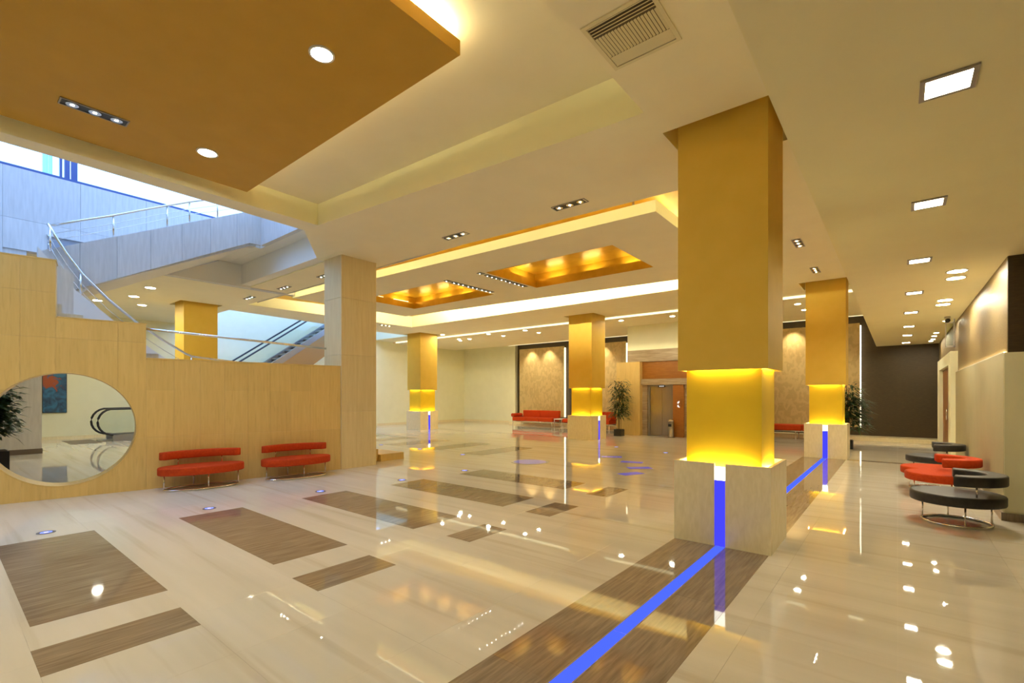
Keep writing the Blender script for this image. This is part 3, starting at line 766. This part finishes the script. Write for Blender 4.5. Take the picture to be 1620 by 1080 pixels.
def gold_tray(x0, x1, y0, y1, lab):
    t = thing('gold_recess', lab, 'ceiling recess', ((x0 + x1) / 2, (y0 + y1) / 2, 4.553 + .05 * (-3 - x1) / 11.4), 0, 'gold recesses in the cream ceiling panel')
    hx, hy = (x1 - x0) / 2 - .014, (y1 - y0) / 2 - .014; e = .20; th = .012
    lip = MB()
    for a, b_, c, d in [(-hx, hx, -hy - th, -hy), (-hx, hx, hy, hy + th), (-hx - th, -hx, -hy, hy), (hx, hx + th, -hy, hy)]: lip.box(a, b_, c, d, .0, .20)
    obj('lip', lip, 'gold_leaf_paint', t)
    cav = MB()
    for a, b_, c, d in [(-hx - e, hx + e, -hy - e - th, -hy - e), (-hx - e, hx + e, hy + e, hy + e + th), (-hx - e - th, -hx - e, -hy - e, hy + e), (hx + e, hx + e + th, -hy - e, hy + e)]: cav.box(a, b_, c, d, .20, .44)
    obj('cavity', cav, 'gold_leaf_paint', t)
    obj('gold_top', MB().box(-hx - e, hx + e, -hy - e, hy + e, .43, .445), 'gold_leaf_paint', t)
    n_ = max(2, int((x1 - x0) / .9))
    for k in range(n_):
        xc = -hx + (k + .5) * 2 * hx / n_
        obj('light_strip', MB().box(xc - .24, xc + .24, hy + .07, hy + .11, .205, .22), 'led_gold', t)
    for k in range(2):
        yc = -hy + (k + .5) * hy
        obj('light_strip', MB().box(hx + .07, hx + .11, yc - .3, yc + .3, .205, .22), 'led_gold', t)
        obj('light_strip', MB().box(-hx - .11, -hx - .07, yc - .3, yc + .3, .205, .22), 'led_gold', t)
gold_tray(-7.68, -4.34, 8.45, 10.5, 'gold-painted recess in the cream panel nearer the big yellow column')
gold_tray(-12.85, -9.2, 8.45, 10.5, 'gold-painted recess in the cream panel beside the stone pillar')

t = thing('cove_light', 'hidden warm light strip along the near edge of the middle ceiling bay', 'light line', (-9.5, 6.80, 4.63))
obj('light_strip', MB().box(-6.8, 6.9, .004, .02, .03, .05), 'led_edge', t); obj('channel', MB().box(-6.8, 6.9, -.008, .003, .02, .06), 'white_metal', t)
t = thing('cove_light', 'hidden warm light strip along the bay edge behind the big yellow column', 'light line', (-2.31, 9.9, 4.60))
obj('light_strip', MB().box(-.02, -.004, -2.9, 2.9, .03, .05), 'led_edge', t); obj('channel', MB().box(-.003, .008, -2.9, 2.9, .02, .06), 'white_metal', t)
# ================================================================== CEILING LIGHTS
def frame_box(mb, hx, hy, t, z0, z1):
    mb.box(-hx, hx, -hy, -hy + t, z0, z1).box(-hx, hx, hy - t, hy, z0, z1).box(-hx, -hx + t, -hy + t, hy - t, z0, z1).box(hx - t, hx, -hy + t, hy - t, z0, z1)
    return mb
ROUND = None
def round_light(x, y, z, r, lab, group, lamp='lamp_warm', lens=None):
    t = thing('downlight', lab, 'ceiling light', (x, y, z), 0, group)
    obj('rim', MB().ring((0, 0), r * .82, r, -.012, .004, 28), 'white_metal' if z > 3.6 else 'chrome', t)
    obj('lens', MB().cyl((0, 0), r * .82, -.006, -.001, 28), lamp, t)
    return t
round_light(-4.18, 2.318, 4.8, .115, 'round downlight in the gold panel, nearer its glowing edge', 'round lights in the gold panel')
round_light(-7.04, 2.308, 4.8, .125, 'round downlight in the gold panel above the round-holed wall', 'round lights in the gold panel')
def square_light(x, y, lab):
    t = thing('square_ceiling_light', lab, 'ceiling light', (x, y, 3.4), 0, 'square lights along the corridor ceiling')
    obj('frame', frame_box(MB(), .125, .125, .026, -.012, .004), 'grey_metal', t)
    obj('diffuser', MB().box(-.099, .099, -.099, .099, -.007, -.001), 'panel_lamp', t)
ords = ['nearest the camera', 'second from the camera', 'third from the camera', 'fourth from the camera', 'fifth from the camera', 'sixth from the camera', 'seventh from the camera', 'farthest, by the dark end wall']
for x, y, lab in ((-4.18, -.2, 'added out-of-view downlight in the gold panel beside the camera'), (-7.04, -.2, 'added out-of-view downlight in the gold panel left of the camera'), (-4.18, -2.7, 'added out-of-view downlight in the gold panel behind the camera'), (-7.04, -2.7, 'added out-of-view downlight in the far rear corner of the gold panel')):
    round_light(x, y, 4.8, .12, lab, 'round lights in the gold panel')  # unseen downlights added to brighten the near hall
for y, lab in ((-3.2, 'added out-of-view corridor ceiling light far behind the camera'), (1.4, 'added out-of-view corridor ceiling light just above the frame'), (-.9, 'added out-of-view corridor ceiling light behind the camera')): square_light(.225, y, lab)  # row continued out of view, added to light the near floor and wall
for k, y in enumerate([3.70, 5.89, 8.30, 10.84, 13.35, 16.0, 18.3, 20.8]):
    square_light(.225, y, 'square corridor ceiling light, ' + ords[k])
for x, y, r, lab in [(.663, 9.33, .125, 'round corridor light, nearer of the first pair by the dark wall'), (.687, 9.86, .125, 'round corridor light, farther of the first pair by the dark wall'),
                     (.688, 12.0, .125, 'round corridor light, nearer of the second pair by the dark wall'), (.69, 12.56, .125, 'round corridor light, farther of the second pair by the dark wall'),
                     (.90, 15.36, .07, 'single small round corridor light beside the hanging sign'), (.853, 18.09, .07, 'small round corridor light, nearer of the third pair'),
                     (.853, 19.0, .07, 'small round corridor light, farther of the third pair'), (.869, 20.04, .07, 'small round corridor light, nearer of the last pair'),
                     (.844, 20.7, .07, 'small round corridor light in the far dark corner')]:
    round_light(x, y, 3.4, r, lab, 'round lights beside the corridor wall', 'lamp_white')
FL = [(-17.0, 15.596), (-17.2, 16.9), (-17.6, 17.4), (-16.75, 17.2), (-14.7, 16.35), (-14.6, 17.3), (-12.65, 16.45), (-12.63, 17.45), (-10.36, 16.55), (-8.15, 16.6), (-6.28, 16.85), (-2.42, 17.1), (-2.41, 18.4)]
FLL = ['leftmost far downlight, close to the left ochre column', 'far downlight just right of the left ochre column', 'far downlight lowest in the row by the left ochre column', 'far downlight above the cream corner wall',
       'far downlight in front row, first right of the cream corner', 'far downlight in back row, over the cream wall end', 'far downlight in front row above the left patterned panel', 'far downlight in back row above the left patterned panel',
       'far downlight just left of the middle column top', 'far downlight just right of the middle column top', 'far downlight above the lift, left of the big column', 'far downlight right of the big column, upper of two', 'far downlight right of the big column, lower of two']
for (x, y), lab in zip(FL, FLL):
    round_light(x, y, 4.55 if y < 16.15 else 4.47, .10, lab, 'round lights of the far ceiling')
for x, y, lab in [(-20.0, 3.42, 'downlight under the stair well, far left of four'), (-18.35, 4.0, 'downlight under the stair well, upper left of four'), (-16.5, 3.97, 'downlight under the stair well, uppermost of four'),
                  (-19.85, 4.55, 'downlight under the stair well, lowest of four')]:
    round_light(x, y, 4.68, .14, lab, 'round lights under the upper flight')
for x, y, lab in [(-17.45, 8.76, 'downlight over the escalator, left of the pair'), (-17.3, 9.3, 'downlight over the escalator, right of the pair by the pillar')]:
    round_light(x, y, zlow(x, 8) - (.0), .11, lab, 'round lights over the escalator')
# triple spot fittings
def lamp_me():
    return mesh('lamp', MB().lathe((0, 0), [(.0, .0), (.05, -.004), (.058, -.012), (.0581, -.012)][::1], 16), 'spot_lamp')
def triple(x, y, z, rz, lab, n=3):
    t = thing('triple_spotlight', lab, 'spotlight', (x, y, z), rz, 'black recessed spotlight fittings')
    L = .095 * n
    obj('frame', frame_box(MB(), L + .012, .082, .014, -.012, .003), 'grey_metal', t)
    obj('housing', MB().box(-L, L, -.07, .07, -.004, .001), 'black_plastic', t)
    for k in range(n):
        xc = -L + .095 + .19 * k
        rg = obj('lamp_ring', MB().ring((0, 0), .017, .056, -.014, -.002, 16), 'reflector', t, (xc, 0, 0))
        obj('bulb', MB().cyl((0, 0), .016, -.010, -.003, 14), 'spot_lamp', rg)
    return t
H = R(90)
triple(-7.02, 1.18, 4.8, H, 'triple black spotlight set in the brown-gold ceiling panel')
triple(-3.965, 6.30, zlow(-3.9, 6.3), 0, 'triple black spotlight in the near ceiling band, close to the big column')
triple(-6.5, 6.30, zlow(-6.5, 6.3), 0, 'triple black spotlight in the near ceiling band, midway to the pillar')
triple(-1.485, 10.577, 4.55, H, 'triple black spotlight between the two right yellow columns, nearer one')
triple(-1.495, 13.1, 4.55, H, 'triple black spotlight just before the second right yellow column')
triple(-15.8, 6.35, 4.68, 0, 'triple black spotlight over the stairs, leftmost of three')
triple(-13.55, 6.38, 4.68, 0, 'triple black spotlight over the stairs, middle of three')
triple(-11.38, 6.40, 4.68, 0, 'triple black spotlight over the stairs, half hidden by the pillar')
triple(-17.4, 7.9, zlow(-17, 7.9), H, 'triple black spotlight beside the glowing cove over the escalator')
triple(-16.75, 12.15, zlow(-17, 12.1), H, 'triple black spotlight right of the pillar, beside the glowing cove')
def linear(x, y0, y1, z, lab):
    t = thing('linear_spotlight', lab, 'spotlight', (x, (y0 + y1) / 2, z), H, 'linear rows of ceiling spots')
    L = (y1 - y0) / 2
    pos = [-L + .07] + [-L + .34 + g * .545 + k * .165 for g in range(3) for k in range(3)]
    obj('channel', MB().box(-L, L, -.05, .05, -.002, .001), 'grey_metal', t)
    for xc in pos:
        hs = obj('housing', MB().box(xc - .078, xc + .078, -.07, .07, -.010, -.002), 'black_plastic', t)
        obj('bulb', MB().cyl((xc, .03), .008, -.0115, -.009, 10), 'dot_lamp', hs)
linear(-9.03, 8.38, 10.2, 4.576, 'long row of ceiling spots along the left gold recess')
linear(-7.84, 8.37, 10.3, 4.571, 'long row of ceiling spots along the right gold recess')
# square air vent
t = thing('ceiling_vent', 'square cream air vent with slatted grille in the near ceiling', 'air vent', (-1.68, 3.61, 4.55))
obj('frame', frame_box(MB(), .30, .31, .035, -.012, .004), 'vent_paint', t)
obj('backing', MB().box(-.265, .265, -.275, .275, -.002, .002), 'vent_dark', t)
for k in range(4):
    obj('slat', MB().hexa([(-.262, -.268 + .033 * k, -.010), (.262, -.268 + .033 * k, -.010), (.262, -.252 + .033 * k, -.004), (-.262, -.252 + .033 * k, -.004)],
                          [(-.262, -.268 + .033 * k, -.008), (.262, -.268 + .033 * k, -.008), (.262, -.250 + .033 * k, -.002), (-.262, -.250 + .033 * k, -.002)]), 'vent_paint', t)
    obj('slat', MB().hexa([(-.262, .142 + .033 * k, -.004), (.262, .142 + .033 * k, -.004), (.262, .168 + .033 * k, -.010), (-.262, .168 + .033 * k, -.010)],
                          [(-.262, .142 + .033 * k, -.002), (.262, .142 + .033 * k, -.002), (.262, .170 + .033 * k, -.008), (-.262, .170 + .033 * k, -.008)]), 'vent_paint', t)
for k in range(19):
    x = -.252 + .028 * k
    obj('slat', MB().hexa([(x - .011, -.13, -.009), (x + .008, -.13, -.003), (x + .008, .135, -.003), (x - .011, .135, -.009)],
                          [(x - .010, -.13, -.007), (x + .009, -.13, -.001), (x + .009, .135, -.001), (x - .010, .135, -.007)]), 'vent_paint', t)

# ================================================================== SEATS
def seat_solid(outline, z0, z1, rad=.022):
    """cushion from a closed 2D outline with rounded rims"""
    mb = MB(); n_ = len(outline)
    cx_ = sum(p[0] for p in outline) / n_; cy_ = sum(p[1] for p in outline) / n_
    def ins(d):
        out = []
        for i in range(n_):
            a, b_ = Vector(outline[i - 1]), Vector(outline[(i + 1) % n_]); tg = (b_ - a).normalized(); nn = Vector((-tg.y, tg.x))
            out.append(Vector(outline[i]) + nn * d)
        return out
    rings = []
    for d, z in [(rad, z0), (rad * .3, z0 + rad * .3), (0, z0 + rad), (0, z1 - rad), (rad * .3, z1 - rad * .3), (rad, z1)]:
        rings.append([(p.x, p.y, z) for p in ins(d)])
    o = 0; mb.v = [v for r_ in rings for v in r_]
    for k in range(len(rings) - 1):
        for i in range(n_):
            mb.f.append((k * n_ + i, k * n_ + (i + 1) % n_, (k + 1) * n_ + (i + 1) % n_, (k + 1) * n_ + i)); mb.sm.append(True)
    mb.f.append(tuple(range(n_ - 1, -1, -1))); mb.sm.append(False)
    mb.f.append(tuple((len(rings) - 1) * n_ + i for i in range(n_))); mb.sm.append(False)
    return mb
def ell(a, b_, n_=48): return [(a * math.cos(2 * math.pi * i / n_), b_ * math.sin(2 * math.pi * i / n_)) for i in range(n_)]
def arc_outline(a0, b0, a1, b1, t0, t1, n_=26):
    o = [(a1 * math.cos(t0 + (t1 - t0) * i / n_), b1 * math.sin(t0 + (t1 - t0) * i / n_)) for i in range(n_ + 1)]
    o += [(a0 * math.cos(t1 - (t1 - t0) * i / n_), b0 * math.sin(t1 - (t1 - t0) * i / n_)) for i in range(n_ + 1)]
    return o
def ring_seat(name, lab, cat, loc, rz, cloth, outline, arc, zseat, zback, base, legs, braces, group):
    t = thing(name, lab, cat, loc, rz, group)
    obj('seat', seat_solid(outline, *zseat), cloth, t)
    if arc: obj('backrest', seat_solid(arc, *zback, .018), cloth, t)
    for bs in base: obj('base_ring', MB().tube([(x, y, .015) for x, y in bs], .015, 8, True), 'chrome', t)
    for x, y in legs: obj('leg', MB().rod((x, y, .012), (x, y, zseat[0] + .01), .009), 'chrome', t)
    for x, y in braces: obj('back_support', MB().rod((x, y, zseat[1] - .02), (x, y, zback[0] + .02), .009), 'chrome', t)
    return t
# long elliptical benches by the stair wall (local x along the wall, +y towards the wall)
bo = ell(.645, .325); ba = arc_outline(.55, .235, .655, .345, R(20), R(158))
bargs = dict(cloth='red_fabric', outline=bo, arc=ba, zseat=(.262, .40), zback=(.505, .64), base=[ell(.55, .255)],
             legs=[(-.55, 0), (.55, 0), (.05, -.254), (-.1, .25)], braces=[(.33, .235), (-.33, .235)], group='red benches by the stair wall')
ring_seat('bench', 'long red oval bench by the stone wall, nearer the round opening', 'bench', (-9.46, 3.03, 0), WANG + math.pi - math.pi, **bargs)
ring_seat('bench', 'long red oval bench by the stone wall, beside the pillar', 'bench', (-9.19, 4.58, 0), WANG, **bargs)
# round seats along the right wall (backrest curls to +x)
so = ell(.455, .455); sa = arc_outline(.27, .27, .465, .465, R(-92), R(96))
sargs = dict(cloth='black_leather', outline=so, arc=sa, zseat=(.262, .387), zback=(.515, .640), base=[ell(.33, .33, 40)],
             legs=[(.33 * math.cos(a), .33 * math.sin(a)) for a in (R(-75), R(15), R(105), R(195))], braces=[(.37 * math.cos(a), .37 * math.sin(a)) for a in (R(-60), R(60))], group='round lounge seats along the right wall')
ring_seat('lounge_seat', 'round black lounge seat with curved back, nearest on the right', 'seat', (.575, 8.20, 0), R(-5), **sargs)
ring_seat('lounge_seat', 'round black lounge seat farthest along the right wall', 'seat', (.58, 12.88, 0), R(-3), **sargs)
# double red seat
def union_outline(c1, c2, r_, n_=40):
    d = Vector(c2) - Vector(c1); L_ = d.length; a0 = math.atan2(d.y, d.x); half = math.acos(L_ / 2 / r_) * .86
    o = [(c2[0] + r_ * math.cos(a0 - math.pi + half + (2 * math.pi - 2 * half) * i / n_), c2[1] + r_ * math.sin(a0 - math.pi + half + (2 * math.pi - 2 * half) * i / n_)) for i in range(n_ + 1)]
    o += [(c1[0] + r_ * math.cos(a0 + half + (2 * math.pi - 2 * half) * i / n_), c1[1] + r_ * math.sin(a0 + half + (2 * math.pi - 2 * half) * i / n_)) for i in range(n_ + 1)]
    return o
c1, c2 = (0, 0), (-.05, .74)
ring_seat('double_lounge_seat', 'red double-lobed lounge seat between the two black ones', 'seat', (.54, 10.12, 0), 0, 'red_fabric', union_outline(c1, c2, .455),
          arc_outline(.27, .27, .465, .465, R(-92), R(98)), (.262, .387), (.515, .640), [ell(.33, .33, 40), [(x + c2[0], y + c2[1]) for x, y in ell(.33, .33, 40)]],
          [(-.33, 0), (.1, -.31), (-.38, .74), (0, 1.06)], [(.37 * math.cos(a), .37 * math.sin(a)) for a in (R(-60), R(60))], 'round lounge seats along the right wall')
# red sofas by the far wall
def sofa(lab, loc, mirror=1):
    t = thing('sofa', lab, 'sofa', loc, 0, 'red sofas by the far wall')
    for k in range(3): obj('seat_cushion', MB().box(-1.3 + k * .87, -1.3 + k * .87 + .86, -.42, .30, .26, .46), 'red_fabric', t, bevel=.03)
    for k in range(2): obj('back_cushion', MB().box(-1.05 + k * 1.18, -1.05 + k * 1.18 + 1.17, .22, .42, .44, .82), 'red_fabric', t, bevel=.03)
    arm = MB().tube([(mirror * -1.28, -.42, .56), (mirror * -1.28, .36, .56)], .10, 14)
    obj('armrest', arm, 'red_fabric', t)
    obj('frame', MB().rod((-1.3, -.4, .25), (1.3, -.4, .25), .016).rod((-1.3, .36, .25), (1.3, .36, .25), .016).rod((-1.3, -.4, .25), (-1.3, .36, .25), .016).rod((1.3, -.4, .25), (1.3, .36, .25), .016), 'chrome', t)
    for x in (-1.28, 1.28):
        for y in (-.38, .34): obj('leg', MB().rod((x, y, 0), (x, y, .25), .018), 'chrome', t)
sofa('long red sofa in front of the left patterned panel', (-14.98, 20.45, 0))
sofa('red sofa half hidden between the middle column and the potted bamboo', (-11.75, 20.45, 0), -1)
t = thing('side_table', 'low white side table between the red sofas', 'table', (-13.32, 20.4, 0))
obj('table_top', MB().box(-.24, .24, -.36, .36, .40, .44), 'white_metal', t)
for x in (-.22, .22):
    for y in (-.34, .34): obj('leg', MB().rod((x, y, 0), (x, y, .40), .015), 'chrome', t)
t = thing('low_red_bench', 'long low red bench in front of the panel behind the right columns', 'bench', (-2.6, 20.4, 0))
for k in range(2): obj('seat_cushion', MB().box(-1.4 + k * 1.3, -1.4 + k * 1.3 + 1.29, -.38, .38, .33, .53), 'red_fabric', t, bevel=.03)
obj('armrest', MB().tube([(1.12, -.36, .62), (1.12, .36, .62)], .10, 14), 'red_fabric', t)
obj('frame', MB().rod((-1.4, -.36, .31), (1.2, -.36, .31), .018).rod((-1.4, .36, .31), (1.2, .36, .31), .018), 'chrome', t)
for x in (-1.35, -.3, .2, 1.15):
    for y in (-.34, .34): obj('leg', MB().rod((x, y, 0), (x, y, .31), .018), 'chrome', t)

# ================================================================== PLANTS
def leaf_add(mb, p, dirv, L_, w):
    d = Vector(dirv).normalized(); s_ = d.cross(Vector((0, 0, 1)))
    if s_.length < .1: s_ = Vector((1, 0, 0))
    s_.normalize(); p = Vector(p); droop = Vector((0, 0, -L_ * .22))
    mb.add([p, p + d * L_ * .45 + s_ * w, p + d * L_ * .45 + Vector((0, 0, .25 * w)), p + d * L_ * .45 - s_ * w, p + d * L_ + droop], [(0, 1, 2), (0, 2, 3), (1, 4, 2), (2, 4, 3)], True)
def plant(name, lab, loc, stems, h, rad, nleaf, ll, lw, pot, zl=.3, bare=.25):
    t = thing(name, lab, 'plant', loc)
    pr, ph = pot
    obj('pot', MB().box(-pr, pr, -pr, pr, 0, ph), 'black_plastic', t, bevel=.01, seg=1)
    obj('soil', MB().box(-pr * .88, pr * .88, -pr * .88, pr * .88, ph, ph + .008), 'soil', t)
    fo = MB()
    for k in range(stems):
        a = random.uniform(0, 6.28); lean = random.uniform(.05, .55) * rad; hh = h * random.uniform(.72, 1.0) if k else h
        b0 = Vector((random.uniform(-.4, .4) * pr, random.uniform(-.4, .4) * pr, ph))
        pts = [b0 + Vector((math.cos(a) * lean * u * u, math.sin(a) * lean * u * u, (hh - ph) * u)) for u in (0, .25, .5, .75, 1)]
        obj('stem', MB().tube(pts, .010, 6), 'bark', t)
        for q in range(nleaf):
            u = random.uniform(bare, 1.0) ** .9; i = min(3, int(u * 4)); f = u * 4 - i
            p = pts[i].lerp(pts[i + 1], f)
            b_ = random.uniform(0, 6.28); reach = rad * random.uniform(.1, .75) * (1.15 - .6 * u)
            p = p + Vector((math.cos(b_) * reach, math.sin(b_) * reach, random.uniform(-.05, .12)))
            leaf_add(fo, p, (math.cos(b_ + random.uniform(-.8, .8)), math.sin(b_ + random.uniform(-.8, .8)), random.uniform(-.5, .5)), ll * random.uniform(.7, 1.2), lw)
    obj('foliage', fo, 'leaf', t, kind='stuff')
plant('potted_bamboo', 'tall potted bamboo plant standing left of the lift', (-8.66, 17.45, 0), 7, 2.2, .52, 120, .26, .024, (.16, .26))
plant('potted_bamboo', 'potted leafy plant half hidden behind the second right column', (-1.2, 17.6, 0), 8, 1.95, .66, 120, .30, .03, (.16, .26), bare=.2)
plant('potted_ficus', 'potted plant in a black tub seen through the round opening', (-14.75, .80, 0), 8, 1.95, .62, 100, .21, .055, (.27, .44))

# ================================================================== ESCALATOR, PAINTING
es = thing('escalator', 'escalator with black handrails and glass sides behind the stair wall', 'escalator', (-22.0, 4.0, 0))
SL = math.tan(R(35.2)); KN = 1.55
def hz(y): return 1.14 if y < KN else 1.14 + (y - KN) * SL
TOPY = 9.9
def side(xc):
    pts = []
    for k in range(11):
        a = R(-100 - k * 16.0)
        pts.append((xc, .10 + .42 * math.cos(a) * 1.0 - .0, .68 + .46 * math.sin(a)))
    pts += [(xc, .5, 1.14), (xc, KN, 1.14), (xc, KN + .2, 1.14 + .2 * SL), (xc, TOPY, hz(TOPY))]
    pts = [(xc, .75, .14)] + [(xc, .42, .17)] + pts
    obj('handrail', MB().tube(pts, .035, 10), 'rubber', es)
    g = [(-.25, .45), (-.28, .7), (-.18, .95), (.05, 1.10), (.5, 1.12), (KN, 1.12), (TOPY, hz(TOPY) - .02), (TOPY, hz(TOPY) - .95), (KN, .22), (.3, .2), (0, .25)]
    obj('glass_balustrade', MB().prism(g, 'x', xc - .008, xc + .008), 'green_glass', es)
    sk = [(.1, 0), (.1, .22), (KN, .24), (TOPY, hz(TOPY) - .90), (TOPY, hz(TOPY) - 1.12), (KN + .3, .0)]
    obj('skirt', MB().prism(sk, 'x', xc - .06, xc + .06), 'step_metal', es)
side(.52); side(-.52)
cl = [(KN + .25, 0), (TOPY, hz(TOPY) - 1.13), (TOPY, hz(TOPY) - 2.1), (KN + 1.9, 0)]
obj('side_cladding', MB().prism(cl, 'x', .50, .56), 'bronze_cladding', es); obj('side_cladding', MB().prism(cl, 'x', -.56, -.50), 'bronze_cladding', es)
obj('underside', MB().prism([(KN + 1.85, 0), (TOPY, hz(TOPY) - 2.12), (TOPY, hz(TOPY) - 2.06), (KN + 1.95, .06)], 'x', -.5, .5), 'bronze_cladding', es)
obj('comb_plate', MB().box(-.46, .46, -.2, .9, 0, .02), 'step_metal', es)
for k in range(26):
    y = .9 + k * .30
    z = max(0, (y - KN + .25) * SL * 1.0)
    obj('step', MB().box(-.46, .46, y, y + .32, z - .05, z + .02), 'step_metal', es)
obj('comb_light', MB().box(-.44, .44, .88, .90, .022, .03), 'escalator_glow', es)
t = thing('painting', 'abstract blue and orange canvas on the wall behind the round opening', 'painting', (-23.8, 2.88, 1.7))
obj('canvas', MB().box(.02, .045, -.31, .31, -.70, .72), 'canvas_print', t)
obj('frame', MB().box(0, .05, -.325, -.31, -.715, .735).box(0, .05, .31, .325, -.715, .735).box(0, .05, -.31, .31, .72, .735).box(0, .05, -.31, .31, -.715, -.70), 'black_plastic', t)

# ================================================================== RIGHT-HAND DOORWAY
dr = struct('door_1', MB().box(1.09, 1.12, 15.9, 19.2, 0, 2.34), 'door_wood')
obj('frame', MB().box(.97, 1.12, 15.25, 15.85, 0, 2.66), 'wall_paint', dr); obj('frame', MB().box(.97, 1.12, 19.25, 19.9, 0, 2.66), 'wall_paint', dr)
obj('frame', MB().box(.97, 1.12, 15.85, 19.25, 2.36, 2.66), 'wall_paint', dr)
obj('door_leaf', MB().box(1.05, 1.09, 15.86, 17.5, 0, 2.35), 'door_wood', dr); obj('door_leaf', MB().box(1.06, 1.09, 17.52, 19.24, 0, 2.35), 'orange_wood', dr)
obj('door_handle', MB().rod((1.03, 17.40, .95), (1.03, 17.40, 1.25), .015), 'chrome', dr)
t = thing('ledge_light', 'hidden warm light strip along the top of the right cream wall', 'light line', (1.085, 12, 2.16))
obj('light_strip', MB().box(-.012, .008, -3.1, 3.0, .002, .012), 'led_ledge', t)
obj('channel', MB().box(-.018, -.013, -3.15, 3.05, 0, .016), 'white_metal', t)
t = thing('hanging_sign', 'framed glass sign panel hanging by the wall above the doorway', 'sign', (.98, 15.1, 3.4))
obj('pane', MB().box(-.09, .03, -.006, .006, -.62, -.10), 'clear_glass', t)
obj('frame', MB().box(-.11, -.09, -.015, .015, -.66, 0).box(.03, .06, -.015, .015, -.66, 0).box(-.11, .06, -.015, .015, -.10, -.07).box(-.11, .06, -.015, .015, -.66, -.62), 'white_metal', t)
t = thing('security_camera', 'small dark security camera on the corridor ceiling beside the sign', 'camera', (.88, 14.6, 3.4))
obj('mount', MB().cyl((0, 0), .05, -.05, .0, 14), 'white_metal', t)
obj('body', MB().rod((0, .06, -.09), (0, -.10, -.10), .045, 12), 'black_plastic', t)

# spotlights in the ceiling slot that graze the tall panels
for x, lab in [(-16.1, 'slot spotlight at the left of the left patterned panel'), (-14.9, 'slot spotlight at the right of the left patterned panel'), (-11.6, 'slot spotlight above the panel beside the lift'), (-3.2, 'slot spotlight above the panel behind the right columns')]:
    t = thing('slot_spotlight', lab, 'spotlight', (x, 20.98, 4.62), 0, 'slot spots over the panels')
    hs = MB().tube([(0, .06, -.02), (0, .10, -.12)], .045, 12)
    obj('housing', hs, 'grey_metal', t)
    ld = bpy.data.lights.new('slot_spotlight_bulb', 'SPOT'); ld.energy = 110; ld.color = (1, .84, .6); ld.spot_size = R(84); ld.spot_blend = .9; ld.shadow_soft_size = .04
    lo = bpy.data.objects.new('slot_spotlight_bulb', ld); COL.objects.link(lo); lo.location = (x, 21.12, 4.42)
    lo.rotation_euler = (R(16), 0, 0)
